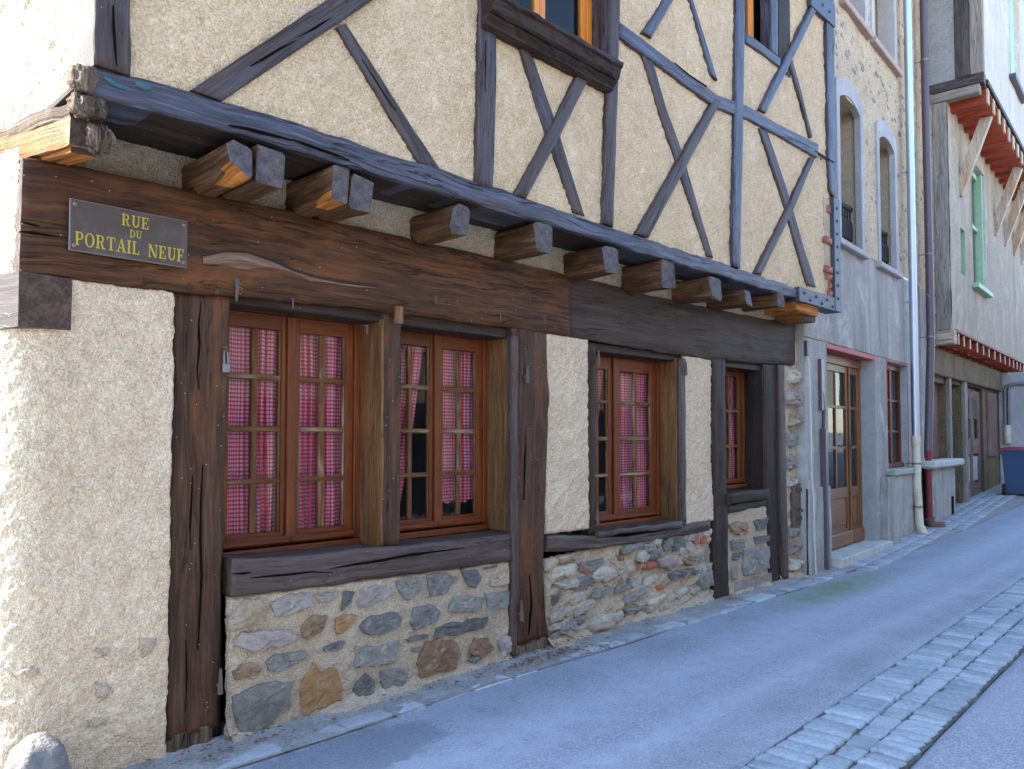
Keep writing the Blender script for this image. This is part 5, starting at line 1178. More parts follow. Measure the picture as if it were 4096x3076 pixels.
def street_sign():
    y = -0.062
    x0, x1 = at(277, 900, y)[0], at(750, 980, y)[0]; z1 = (at(277, 792, y)[1] + at(752, 883, y)[1])/2; z0 = (at(272, 1000, y)[1] + at(748, 1072, y)[1])/2
    r = root('street_sign', ((x0 + x1)/2, y, z0), 'dark brown metal street name plate with gold letters screwed to the lintel', 'sign')
    r.rotation_euler = (0, 0, 0)
    MB().box((x0, y, z0), (x1, y + 0.012, z1), 0.002).build('plate', 'sign_edge', r)
    MB().box((x0 + 0.006, y - 0.0025, z0 + 0.005), (x1 - 0.003, y + 0.0005, z1 - 0.005), 0.0008).build('face', 'sign_plate', r)
    for a, b in ((0.022, 0.025), (0.022, -0.025), (-0.022, 0.025), (-0.022, -0.025)):
        xx = x0 + a if a > 0 else x1 + a; zz_ = z0 + b if b > 0 else z1 + b
        MB().tube([(xx, y, zz_), (xx, y - 0.006, zz_), (xx, y - 0.009, zz_)], [0.011, 0.011, 0.005], 12).build('screw', 'screw', r)
    G = glyphs(); Wd, Hd = x1 - x0, z1 - z0
    def line(txt, zc, h, width, xc, gap=0.07):
        adv = sum(G[c][0] + gap if c != ' ' else 0.62 for c in txt) - gap
        kx = width/adv; xx = xc - width/2; q = 0
        for c in txt:
            if c == ' ': xx += 0.62*kx; continue
            b = MB()
            for poly in G[c][1]:
                yy = y - 0.0035 - 0.00004*(q % 40); q += 1
                P = [(xx + p[0]*kx, yy, zc - h/2 + p[1]*h) for p in poly]
                a = sum(P[i][0]*P[(i+1) % 4][2] - P[(i+1) % 4][0]*P[i][2] for i in range(4))
                b.add(P if a > 0 else P[::-1], [(0, 1, 2, 3)])
            xx += (G[c][0] + gap)*kx
            b.build('letter', 'sign_gold', r)
    line('RUE', z0 + Hd*0.775, Hd*0.235, Wd*0.235, x0 + Wd*0.53)
    line('DU', z0 + Hd*0.52, Hd*0.155, Wd*0.105, x0 + Wd*0.535)
    line('PORTAIL NEUF', z0 + Hd*0.245, Hd*0.265, Wd*0.925, x0 + Wd*0.505)
street_sign()
# padlock hanging from its staple beside the left window
def padlock():
    y = -0.02; x_, z_ = at(905, 1450, y)
    r = root('padlock', (x_, y, z_ - 0.06), 'small steel padlock hanging on a staple at the edge of the left post', 'padlock')
    MB().box((x_ - 0.020, y - 0.012, z_ - 0.055), (x_ + 0.020, y + 0.010, z_ - 0.005), 0.004).build('body', 'galvanised', r)
    MB().tube([(x_ - 0.012, y, z_ - 0.01), (x_ - 0.013, y, z_ + 0.05), (x_ - 0.004, y, z_ + 0.072), (x_ + 0.008, y, z_ + 0.05), (x_ + 0.011, y, z_ - 0.01)], 0.005, 8).build('shackle', 'galvanised', r)
    MB().tube([(x_ - 0.004, y + 0.05, z_ + 0.085), (x_ - 0.004, y - 0.012, z_ + 0.085), (x_ - 0.004, y - 0.012, z_ + 0.062), (x_ - 0.004, y + 0.05, z_ + 0.062)], 0.006, 8).build('staple', 'iron_rust', r)
padlock()
# guard stone at the corner
def boulder():
    n, m = 26, 34; V = []; Fc = []
    bq = at(150, 2990, -0.20); c = np.array((bq[0], -0.20, 0.0)); r3 = np.array((0.150, 0.15, bq[1] + 0.035))
    for i in range(n + 1):
        th = pi*i/n
        for j in range(m):
            ph = 2*pi*j/m; d = np.array((sin(th)*cos(ph), sin(th)*sin(ph), cos(th))); d = np.sign(d)*np.abs(d)**0.82; q = 1 + 0.10*float(fbm((d*1.5)[None], 83, 4)[0]) + 0.02*float(vnoise((d*9)[None], 85)[0])
            V.append(tuple(c + r3*d*q))
    for i in range(n):
        for j in range(m): Fc.append((i*m + j, (i+1)*m + j, (i+1)*m + (j+1) % m, i*m + (j+1) % m))
    tag(mk('guard_stone', V, Fc, 'boulder', None, None, None, True), 'rounded grey boulder standing at the foot of the roughcast corner', 'boulder')
boulder()

# ================================================================== WALL WITH OPENINGS (for the other houses)
def wall(name, x0, x1, z0, z1, y, ops, mat, parent, res=0.10, amp=0.006, seed=1, depth=0.3, rmat=None, top=None):
    xs = set([x0, x1]); zs = set([z0, z1])
    for o in ops: xs |= {min(max(o[0], x0), x1), min(max(o[1], x0), x1)}; zs |= {min(max(o[2], z0), z1), min(max(o[3], z0), z1)}
    def fill(v):
        v = sorted(v); out = []
        for a, b in zip(v[:-1], v[1:]):
            n = max(1, int((b - a)/res)); out += [a + (b - a)*k/n for k in range(n)]
        return np.array(out + [v[-1]])
    X, Z = fill(xs), fill(zs); nx, nz = len(X), len(Z)
    GX, GZ = np.meshgrid(X, Z, indexing='ij')
    Y = y - amp*fbm(np.stack([GX*2.2, GZ*2.2, GX*0 + 0.5], -1), seed, 4)
    V = np.stack([GX, Y, GZ], -1).reshape(-1, 3); Fc = []
    for i in range(nx - 1):
        for k in range(nz - 1):
            cx, cz = (X[i] + X[i+1])/2, (Z[k] + Z[k+1])/2
            if any(o[0] < cx < o[1] and o[2] < cz < o[3] for o in ops): continue
            Fc.append((i*nz + k, (i+1)*nz + k, (i+1)*nz + k + 1, i*nz + k + 1))
    w_ = mk(name, V, Fc, mat, parent, None, None, True)
    for o in ops:
        d = o[4]; a, b, c, e = o[0], o[1], o[2], o[3]; f = y + amp
        RV = [(a, f - 2*amp, c), (b, f - 2*amp, c), (b, f - 2*amp, e), (a, f - 2*amp, e), (a, y + d, c), (b, y + d, c), (b, y + d, e), (a, y + d, e)]
        mk('reveal', RV, [(0, 1, 5, 4), (1, 2, 6, 5), (2, 3, 7, 6), (3, 0, 4, 7)], o[5] if len(o) > 5 else (rmat or mat), parent)
    return w_
c4, s4 = cos(B2A), sin(B2A)
def wp(lx, ly, z=0.0): return (B2X + lx*c4 - ly*s4, B2Y + lx*s4 + ly*c4, z)
def broot(name, lx, ly, label, cat, group=None):
    r = root(name, wp(lx, ly), label, cat, B2A, group); ABS[r.name] = np.array((lx, ly, 0.0)); return r

# ================================================================== THE GREY HOUSE
G2 = broot('grey_house', 2.5, 0, 'narrow grey rendered house with glazed wooden door and two arched upper windows', 'house')
W2O = [(0.68, 2.77, 0.12, 2.79, 0.26, 'cement_light'), (3.40, 4.58, 1.16, 2.82, 0.32, 'cement_light')]
wall('wall', -0.15, 6.24, -0.1, 2.86, 0.0, W2O, 'cement', G2, 0.12, 0.006, 91)
AO = [(1.27, 2.27, 4.30, 6.34, 0.46, 'infill_tan'), (3.14, 4.08, 4.30, 6.31, 0.46, 'infill_tan')]
wall('wall', -0.15, 6.24, 2.86, 4.30, 0.018, [], 'cement', G2, 0.12, 0.008, 92)
UO = [(1.62, 2.60, 7.70, 9.2, 0.4, 'infill_tan'), (3.02, 4.22, 7.70, 9.2, 0.4, 'infill_tan')]
wall('wall', -0.15, 6.24, 4.30, 13.0, 0.012, AO + UO, 'rubble_wall', G2, 0.09, 0.022, 93)  # unseen top raised to keep sun off the far house
mk('string_joint', [(-0.15, -0.004, 2.853), (5.35, -0.004, 2.853), (5.35, -0.004, 2.866), (-0.15, -0.004, 2.866), (-0.15, 0.02, 2.853), (5.35, 0.02, 2.853), (5.35, 0.02, 2.866), (-0.15, 0.02, 2.866)], [(0, 1, 2, 3), (3, 2, 6, 7), (4, 5, 1, 0)], 'dirty_wall', G2)
# arched surrounds, sills, balusters
def arched(x0, x1, zs, zsp, rise, wj=0.13, band=0.26):
    def arcpts(a, b, z, ri, n=14):
        hw = (b - a)/2; R_ = (hw*hw + ri*ri)/(2*ri); cz = z + ri - R_; cx = (a + b)/2; al = math.asin(min(1, hw/R_))
        return [(cx + R_*sin(-al + 2*al*k/n), cz + R_*cos(-al + 2*al*k/n)) for k in range(n + 1)]
    inn = [(x0, zs)] + arcpts(x0, x1, zsp, rise) + [(x1, zs)]
    out = [(x0 - wj, zs)] + arcpts(x0 - wj, x1 + wj, zsp + band - 0.06, rise + 0.05) + [(x1 + wj, zs)]
    n = len(inn); V = []; Fc = []
    for a, y in ((inn, -0.018), (out, -0.018), (out, 0.04), (inn, 0.07)):
        V += [(p[0], y, p[1]) for p in a]
    for k in range(n - 1):
        Fc += [(n + k, n + k + 1, k + 1, k), (2*n + k, 2*n + k + 1, n + k + 1, n + k), (k, k + 1, 3*n + k + 1, 3*n + k)]
    mk('arched_surround', V, Fc, 'cement_light', G2)
    s = MB().box((x0 - wj - 0.05, -0.07, zs - 0.085), (x1 + wj + 0.05, 0.30, zs), 0.012).build('window_sill', 'cement_light', G2)
    bk = mk('window_void', [(x0 - .05, 0.42, zs - .1), (x1 + .05, 0.42, zs - .1), (x1 + .05, 0.42, zsp + rise + .3), (x0 - .05, 0.42, zsp + rise + .3)], [(0, 1, 2, 3)], 'dark_room', G2)
    # cast-iron guard
    y = 0.11; b = MB().box((x0, y, zs + 0.60), (x1, y + 0.05, zs + 0.66), 0.004).box((x0, y, zs + 0.06), (x1, y + 0.02, zs + 0.08), 0.004).box((x0, y + .005, zs + 0.43), (x1, y + 0.02, zs + 0.445), 0.003)
    k = x0 + 0.05
    while k < x1:
        b.box((k, y + 0.005, zs + 0.08), (k + 0.026, y + 0.024, zs + 0.60), 0.003)
        b.tube([(k + 0.05 + 0.03*cos(a), y + .012, zs + 0.30 + 0.13*sin(a)) for a in np.linspace(0, 2*pi, 13)], 0.016, 5, cap=False)
        k += 0.11
    b.build('iron_guard', 'rubber', G2)
arched(1.32, 2.23, 4.30, 6.26, 0.12); arched(3.18, 4.04, 4.30, 6.23, 0.12)
for xa, xb in ((1.66, 2.56), (3.06, 4.18)):
    MB().box((xa - 0.16, -0.02, 7.70), (xa, 0.25, 9.2), 0.006).build('jamb', 'cement_light', G2); MB().box((xb, -0.02, 7.70), (xb + 0.14, 0.25, 9.2), 0.006).build('jamb', 'cement_light', G2)
    MB().box((xa - 0.2, -0.08, 7.60), (xb + 0.2, 0.28, 7.70), 0.012).build('window_sill', 'sill_pink', G2)
    mk('shutter_panel', [(xa - .1, 0.38, 7.6), (xb + .1, 0.38, 7.6), (xb + .1, 0.38, 9.3), (xa - .1, 0.38, 9.3)], [(0, 1, 2, 3)], 'infill_tan', G2)
# a few stones proud of the rubble, and the toothed edge beside the downpipes
rr_ = np.random.RandomState(9)
for k in range(46):
    xx, z_ = (rr_.uniform(4.35, 5.2), rr_.uniform(3.0, 9.0)) if k < 26 else (rr_.uniform(0.3, 4.9), rr_.uniform(6.75, 7.5))
    w_, h_ = rr_.uniform(0.10, 0.24), rr_.uniform(0.07, 0.15)
    blob('stone', [(xx - w_/2, z_ - h_/3), (xx, z_ - h_/2), (xx + w_/2, z_ - h_/4), (xx + w_*.4, z_ + h_/2), (xx - w_*.3, z_ + h_*.45)], 0.005, rr_.uniform(0.004, 0.010), 'stone_' + ['pale', 'mauve', 'grey', 'tan', 'mauve'][k % 5], G2, 5000 + k, npt=10)
# the door
def shop_door():
    y = 0.20; zb = 0.14
    f = MB().box((0.68, y, zb), (0.74, y + 0.07, 2.72), .004).box((2.70, y, zb), (2.765, y + 0.07, 2.72), .004).box((0.68, y - .01, 2.66), (2.765, y + 0.07, 2.785), .004)
    d = f.build('door', 'varnish_light', G2); d['label'] = 'varnished glazed door with solid lower panels'
    for a, b, n in ((0.745, 2.195, 3), (2.225, 2.695, 1)):
        st = 0.085; ys = y + 0.012
        MB().box((a, ys, zb + .02), (a + st, ys + .05, 2.655), .004).box((b - st, ys, zb + .02), (b, ys + .05, 2.655), .004).box((a + st, ys, 2.56), (b - st, ys + .05, 2.655), .004).box((a + st, ys, 0.80), (b - st, ys + .05, 0.94), .004).box((a + st, ys, zb + .02), (b - st, ys + .05, 0.36), .004).build('leaf_frame', 'varnish_light', d)
        MB().box((a + st, ys + .022, 0.36), (b - st, ys + .04, 0.80), .002).build('panel', 'varnish_light', d)
        MB().box((a + st + .05, ys + .006, 0.42), (b - st - .05, ys + .021, 0.74), .008).build('panel', 'varnish_light', d)
        MB().box((a, ys - .06, zb + .005), (b, ys - .002, 0.33), .014).build('kick_board', 'varnish_light', d)
        g = MB(); pw = (b - a - 2*st - (n - 1)*.035)/n
        for k in range(1, n): g.box((a + st + k*pw + (k-1)*.035, ys + .005, .94), (a + st + k*(pw + .035), ys + .04, 2.56), .004)
        for zc in (1.50, 2.07): g.box((a + st, ys + .008, zc - .02), (b - st, ys + .038, zc + .02), .004)
        if n == 1:
            for zc in (1.50, 2.07): MB().box((a + st, ys + .008, zc - .02), (b - st, ys + .038, zc + .02), .004).build('glazing_bar', 'varnish_light', d)
        else: g.build('glazing_bar', 'varnish_light', d)
        zs = (.94, 1.50, 2.07, 2.56)
        for k in range(n):
            xa = a + st + k*(pw + .035)
            for q in range(3):
                tl = random.gauss(0, .004)
                mk('pane', [(xa, ys + .024 + tl, zs[q]), (xa + pw, ys + .024 - tl, zs[q]), (xa + pw, ys + .024 - tl, zs[q+1]), (xa, ys + .024 + tl, zs[q+1])], [(0, 1, 2, 3)], 'window_glass', d)
    MB().box((2.19, y - .012, zb + .02), (2.235, y + .012, 2.655), .006).build('cover_strip', 'varnish_light', d)
    MB().box((2.197, y - .020, 1.36), (2.228, y - .012, 1.62), .002).tube([(2.212, y - .02, 1.52), (2.212, y - .06, 1.52), (2.10, y - .06, 1.525)], .011, 8).build('handle', 'iron', d)
    mk('room_lining', [(0.6, .3, 0), (2.9, .3, 0), (2.9, .3, 2.9), (0.6, .3, 2.9), (0.6, 3, 0), (2.9, 3, 0), (2.9, 3, 2.9), (0.6, 3, 2.9)], [(4, 5, 6, 7), (0, 4, 7, 3), (5, 1, 2, 6), (3, 7, 6, 2), (0, 1, 5, 4)], 'cement_light', G2)
shop_door()
MB().box((0.66, -0.16, 0.0), (2.98, 0.27, 0.125), .012).build('threshold', 'limestone', G2)
MB().box((0.675, -0.008, 2.792), (2.79, 0.012, 2.845), .002).box((0.69, -0.006, 2.785), (2.765, 0.19, 2.7915), .001).box((2.772, -0.007, 2.55), (2.80, 0.012, 2.79), .001).build('painted_lintel', 'red_paint', G2)
# small window beside the door, its sill and the thick base below
f = MB().box((3.40, 0.10, 1.17), (3.47, 0.17, 2.81), .004).box((4.52, 0.10, 1.17), (4.58, 0.17, 2.81), .004).box((3.47, 0.10, 2.73), (4.52, 0.17, 2.81), .004).box((3.40, 0.06, 1.165), (4.58, 0.17, 1.24), .01).box((3.95, 0.10, 1.24), (4.05, 0.16, 2.73), .004).box((3.47, 0.11, 1.72), (4.52, 0.15, 1.76), .004).box((3.47, 0.11, 2.22), (4.52, 0.15, 2.26), .004)
wf = f.build('window', 'varnish', G2)
for xa, xb in ((3.47, 3.95), (4.05, 4.52)):
    for za, zb in ((1.24, 1.72), (1.76, 2.22), (2.26, 2.73)): mk('pane', [(xa, .13, za), (xb, .13, za), (xb, .13, zb), (xa, .13, zb)], [(0, 1, 2, 3)], 'window_glass', wf)
mk('room_lining', [(3.3, .32, 1), (4.7, .32, 1), (4.7, .32, 2.9), (3.3, .32, 2.9), (3.3, 2, 1), (4.7, 2, 1), (4.7, 2, 2.9), (3.3, 2, 2.9)], [(4, 5, 6, 7), (0, 4, 7, 3), (5, 1, 2, 6), (3, 7, 6, 2), (0, 1, 5, 4)], 'dark_room', G2)
MB().box((3.385, -0.010, 2.822), (4.60, 0.008, 2.845), .001).box((4.582, -0.010, 1.18), (4.612, 0.008, 2.82), .001).box((3.37, -0.010, 1.9), (3.395, 0.008, 2.82), .001).build('painted_border', 'red_paint', G2)
MB().box((3.30, -0.14, 1.06), (4.86, 0.24, 1.16), .016).build('window_sill', 'mossy_stone', G2)
wall('base_wall', 2.98, 4.98, -0.1, 1.058, -0.085, [], 'cement', G2, 0.08, 0.016, 95)
mk('base_side', [(2.985, -.083, -.1), (2.985, 0, -.1), (2.985, 0, 1.055), (2.985, -.083, 1.055), (3.2, -.083, 1.055), (3.2, 0, 1.055)], [(1, 0, 3, 2), (3, 4, 5, 2)], 'cement', G2)
wall('base_wall', -0.15, 0.66, -0.1, 1.03, -0.035, [], 'cement', G2, 0.08, 0.010, 96)
mk('base_ledge', [(-.15, -.035, 1.03), (.66, -.035, 1.03), (.66, .01, 1.045), (-.15, .01, 1.045), (.66, -.035, -.1), (.66, .01, -.1)], [(0, 1, 2, 3), (1, 4, 5, 2)], 'cement', G2)
# cable and its brown cover strips
MB().tube([(-0.09, -0.03, 2.64), (-0.09, -0.05, 2.5), (-0.06, -0.05, 1.9), (-0.07, -0.055, 1.2), (-0.03, -0.06, 0.9), (-0.02, -0.06, 0.4), (0.02, -0.06, 0.0)], 0.011, 8).build('cable', 'white_cable', G2)
MB().tube([(0.42, -0.03, 2.2), (0.46, -0.03, 1.95), (0.43, -0.03, 1.7)], 0.02, 6).build('cable', 'iron', G2)
MB().box((0.36, -0.045, 1.98), (0.47, 0.0, 2.62), .004).build('cable_cover', 'brown_pipe', G2)
MB().box((0.385, -0.075, 0.0), (0.47, 0.0, 1.75), .004).build('cable_cover', 'brown_pipe', G2)
bx('junction_box', (-0.14, -0.05, 2.62), (-0.06, 0.0, 2.80), 'iron', G2, .004)
mk('end_wall', [(-.149, -0.012, -.1), (-.149, 3, -.1), (-.149, 3, 13), (-.149, -0.012, 13)], [(1, 0, 3, 2)], 'cement', G2)
# its wall returning and roof, raised out of view to block sun further on
mk('roof', [(-.15, -.6, 13), (6.2, -.6, 13), (6.2, 8, 13), (-.15, 8, 13), (-.15, 3.5, 15), (6.2, 3.5, 15)], [(0, 3, 2, 1), (0, 1, 5, 4), (2, 3, 4, 5), (1, 2, 5), (3, 0, 4)], 'roof_tile', G2)

# ================================================================== DOWNPIPES
def downpipe(name, label, parts, brackets):
    r = broot(name, parts[0][1][-1][0], parts[0][1][-1][1], label, 'downpipe')
    for nm, pts, rad, mat in parts: MB().tube(pts, rad, 14).build(nm, mat, r)
    for (p, rad, mat) in brackets:
        MB().tube([(p[0], p[1], p[2] - .015), (p[0], p[1], p[2] + .015)], rad, 14).tube([(p[0], p[1] + rad, p[2]), (p[0], 0.03, p[2])], .008, 6).build('bracket', mat, r)
    return r
zx = atb(3662, 1700, -0.13)[0]
downpipe('downpipe', 'shiny zinc downpipe ending in a cream plastic foot', [('pipe', [(zx, -.13, 13), (zx, -.13, 6.6), (zx, -.13, 1.60)], .062, 'zinc'), ('foot', [(zx - .01, -.13, 1.62), (zx - .02, -.14, .9), (zx + .0, -.16, 0.22), (zx + 0.02, -.22, 0.08)], .064, 'cream_pvc'), ('collar', [(zx - .01, -.13, 1.50), (zx - .01, -.13, 1.67)], .075, 'cream_pvc')],
         [((zx, -.13, 6.05), .068, 'zinc'), ((zx, -.13, 3.88), .068, 'zinc'), ((zx - .01, -.135, 1.22), .078, 'galvanised'), ((zx - .02, -.14, 0.52), .078, 'galvanised')])
px_ = [atb(3700, 300, -0.15)[0], atb(3716, 1000, -0.15)[0], atb(3722, 1350, -.15)[0], atb(3712, 1790, -.15)[0]]
downpipe('downpipe', 'dark brown downpipe with a red lower section', [('pipe', [(px_[0], -.15, 13), (px_[0], -.15, 7.5), (px_[1], -.15, 4.8), (px_[2], -.15, 3.3), (px_[3], -.15, 1.42)], .066, 'brown_pipe'), ('foot', [(px_[3], -.15, 1.44), (px_[3] + .02, -.15, 0.25)], .050, 'red_pipe'), ('collar', [(px_[3], -.15, 1.30), (px_[3], -.15, 1.45)], .062, 'red_pipe'), ('outlet', [(px_[3] + .02, -.15, 0.28), (px_[3] + .03, -.17, 0.16), (px_[3] + .12, -.34, 0.13)], .082, 'iron_rust')],
         [((px_[0], -.15, 8.3), .074, 'galvanised'), ((px_[1], -.15, 4.86), .074, 'galvanised'), ((px_[3], -.15, 1.12), .074, 'galvanised'), ((px_[2], -.15, 3.4), .074, 'galvanised')])

# ================================================================== THE FAR HOUSE WITH TWO JETTIES
G3 = broot('jettied_house', 9.5, 0, 'tall far house with two jetties on red joists and green window', 'house')
E3 = 6.25; J1 = -0.36; J2 = -0.93; XE = 17.0
GF = [(6.45, 7.55, 1.25, 2.68, 0.3, 'dirty_wall'), (7.86, 8.90, 0.24, 2.72, 0.5, 'dirty_wall'), (9.32, 11.35, 0.28, 2.76, 0.14, 'door_old')]
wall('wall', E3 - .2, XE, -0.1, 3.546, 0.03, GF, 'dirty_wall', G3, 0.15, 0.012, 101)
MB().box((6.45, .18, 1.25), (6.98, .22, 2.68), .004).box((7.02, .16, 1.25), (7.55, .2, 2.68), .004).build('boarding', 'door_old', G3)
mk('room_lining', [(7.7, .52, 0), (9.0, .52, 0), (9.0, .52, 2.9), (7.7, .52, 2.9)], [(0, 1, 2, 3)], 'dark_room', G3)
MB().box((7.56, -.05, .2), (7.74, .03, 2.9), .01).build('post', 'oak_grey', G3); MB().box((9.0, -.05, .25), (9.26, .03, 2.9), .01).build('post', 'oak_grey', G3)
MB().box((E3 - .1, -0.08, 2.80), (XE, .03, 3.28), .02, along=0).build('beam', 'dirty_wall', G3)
cx0 = atb(3720, 1850, -.2)[0]
MB().box((cx0, -0.30, 1.12), (7.45, .2, 1.25), .03).build('counter_slab', 'limestone', G3)
wall('counter_wall', 5.25, 7.30, -.05, 1.118, -0.16, [(6.95, 7.10, .16, .55, .2, 'dark_room')], 'cement', G3, 0.08, .012, 103)
mk('counter_end', [(7.30, -.158, 0), (7.30, .05, 0), (7.30, .05, 1.12), (7.30, -.158, 1.12)], [(0, 1, 2, 3)], 'cement', G3)
# old glazed door and shutter
d3 = MB().box((9.40, .08, .34), (9.56, .13, 2.70), .006).box((11.15, .08, .34), (11.33, .13, 2.70), .006).box((9.56, .08, 2.5), (11.15, .13, 2.70), .006).box((9.56, .08, .34), (11.15, .13, .62), .006).box((9.56, .08, 1.28), (11.15, .13, 1.62), .006).box((10.25, .08, .62), (10.45, .13, 2.5), .006).box((9.56, .085, 2.06), (11.15, .125, 2.13), .004).build('door', 'door_old', G3)
for xa, xb in ((9.56, 10.25), (10.45, 11.15)):
    mk('pane', [(xa, .11, 1.62), (xb, .11, 1.62), (xb, .11, 2.5), (xa, .11, 2.5)], [(0, 1, 2, 3)], 'window_glass', d3)
    MB().box((xa + .1, .095, .68), (xb - .1, .12, 1.22), .006).build('panel', 'limestone', d3)
    for k in range(3): MB().tube([(xa + (k + 1)*(xb - xa)/4, .075, 2.06), (xa + (k + 1)*(xb - xa)/4, .075, 2.6)], .012, 6).build('door_bar', 'oak_grey', d3)
mk('room_lining', [(9.2, .166, .2), (11.5, .166, .2), (11.5, .166, 2.9), (9.2, .166, 2.9)], [(0, 1, 2, 3)], 'infill_tan', G3)
MB().box((11.85, -.02, 1.20), (13.0, .03, 2.72), .01).build('shutter', 'door_old', G3)
MB().box((9.2, -.25, .1), (11.6, .05, .30), .02).build('doorstep', 'brick_red', G3)
# lower jetty
MB().box((E3, J1 - .04, 3.32), (E3 + .22, .03, 3.58), .012, along=1).build('end_beam', 'oak_bleached', G3)
jx = [atb(p, 1380, J1)[0] for p in (3826, 3848, 3873, 3901, 3926, 3948, 3971, 3993, 4012, 4030, 4046, 4060)]
jx = jx + [jx[-1] + .55*k for k in range(1, 8)]
for x_ in jx:
    j_ = MB().box((x_, J1 - .02, 3.34), (x_ + .10, .03, 3.545), .006, along=1).build('joist', 'red_joist', G3)
    MB().box((x_ - .002, J1 - .032, 3.345), (x_ + .102, J1 - .0205, 3.54), .003).build('joist_cap', 'oak_bleached', j_)

MB().box((E3 + .2, J1 - .05, 3.548), (XE, .03, 3.60), .008, along=0).build('rail', 'red_joist', G3)
# first floor
gwx0, gwx1 = atb(3880, 600, J1)[0], atb(3942, 1100, J1)[0]
swx0 = atb(3841, 1000, J1)[0]
wall('wall', E3, XE, 3.60, 7.70, J1, [(gwx0, gwx1, 4.72, 7.25, .22, 'white_render'), (swx0, swx0 + .38, 4.75, 5.6, .2, 'green_paint')], 'cream_render', G3, 0.14, 0.016, 105)
gw = MB().box((gwx0, J1 + .10, 4.72), (gwx0 + .12, J1 + .18, 7.25), .006).box((gwx1 - .12, J1 + .02, 4.72), (gwx1, J1 + .18, 7.25), .006).box((gwx0 + .12, J1 + .10, 7.12), (gwx1 - .12, J1 + .18, 7.25), .006).box((gwx0 + .12, J1 + .10, 6.0), (gwx1 - .12, J1 + .16, 6.08), .006).build('window', 'green_paint', G3)
mk('pane', [(gwx0 + .12, J1 + .14, 4.8), (gwx1 - .12, J1 + .14, 4.8), (gwx1 - .12, J1 + .14, 7.12), (gwx0 + .12, J1 + .14, 7.12)], [(0, 1, 2, 3)], 'window_glass', gw)
mk('room_lining', [(gwx0 - .1, J1 + .215, 4.5), (gwx1 + .1, J1 + .215, 4.5), (gwx1 + .1, J1 + .215, 7.4), (gwx0 - .1, J1 + .215, 7.4)], [(0, 1, 2, 3)], 'shutter_white', G3)
MB().box((gwx0 - .08, J1 - .12, 4.62), (gwx1 + .12, J1 + .05, 4.72), .01).build('window_sill', 'green_paint', G3)
mk('room_lining', [(6.3, .30, 1.1), (7.7, .30, 1.1), (7.7, .30, 2.8), (6.3, .30, 2.8)], [(0, 1, 2, 3)], 'dark_room', G3)
mk('room_lining', [(swx0 - .1, J1 + .195, 4.6), (swx0 + .5, J1 + .195, 4.6), (swx0 + .5, J1 + .195, 5.7), (swx0 - .1, J1 + .195, 5.7)], [(0, 1, 2, 3)], 'dark_room', G3)
# its end wall towards us: rubble and a grey corner post
mk('end_wall', [(E3, .2, 3.3), (E3, J1 + .24, 3.3), (E3, J1 + .24, 7.95), (E3, .2, 7.95)], [(0, 1, 2, 3)], 'rubble_wall', G3)
MB().box((E3 - .015, J1 + .01, 3.57), (E3 + .2, J1 + .25, 7.735), .015, along=2).build('corner_post', 'oak_grey', G3)
# upper jetty
MB().box((E3 - .01, J2 - .02, 7.92), (E3 + .2, .1, 8.10), .012, along=1).build('end_beam', 'oak_brace', G3)
MB().box((E3 - .03, J2 + .05, 7.74), (E3 + .16, .1, 7.905), .012, along=1).build('end_beam', 'oak_grey', G3)
ux = [atb(p, q, J2 - .02)[0] for p, q in ((3941, 400), (3969, 460), (3988, 510), (4011, 550), (4033, 585), (4059, 630))]
st_ = 0.58
ux = [E3 + .28 + st_*k for k in range(18)]
for x_ in ux:
    j_ = MB().box((x_, J2, 7.62), (x_ + .17, J1 + .02, 7.90), .008, along=1).build('joist', 'red_joist', G3)
    MB().box((x_ - .003, J2 - .03, 7.63), (x_ + .173, J2 - .0005, 7.895), .004).build('joist_cap', 'oak_bleached', j_)
MB().box((E3 + .2, J2, 7.905), (XE, .1, 7.94), .003, along=0).build('soffit', 'red_joist', G3)
MB().box((E3 + .2, J2 - .05, 7.945), (XE, J1, 8.03), .008, along=0).build('rail', 'oak_black', G3)
ugx = atb(4040, 150, J2)[0]
wall('wall', E3 + .02, XE, 8.03, 13.0, J2, [(ugx - .1, ugx + 1.3, 9.15, 12, .2, 'white_render')], 'white_render', G3, 0.2, 0.016, 107)
MB().box((ugx - .1, J2 + .0, 9.15), (ugx + .55, J2 + .14, 12), .01).build('shutter', 'green_paint', G3)
MB().box((ugx - .25, J2 - .12, 9.05), (ugx + 1.4, J2 + .05, 9.148), .01).build('window_sill', 'iron', G3)
mk('end_wall', [(E3, .3, 8.1), (E3, J2 + .42, 8.1), (E3, J2 + .42, 13), (E3, .3, 13)], [(0, 1, 2, 3)], 'pebbledash', G3)
MB().box((E3 - .02, J2 + .20, 8.10), (E3 + .15, J2 + .43, 13), .012, along=2).build('corner_post', 'oak_brace', G3)
MB().box((E3 - .01, J2 - .015, 8.10), (E3 + .15, J2 + .195, 13), .012, along=2).build('corner_post', 'oak_grey', G3)
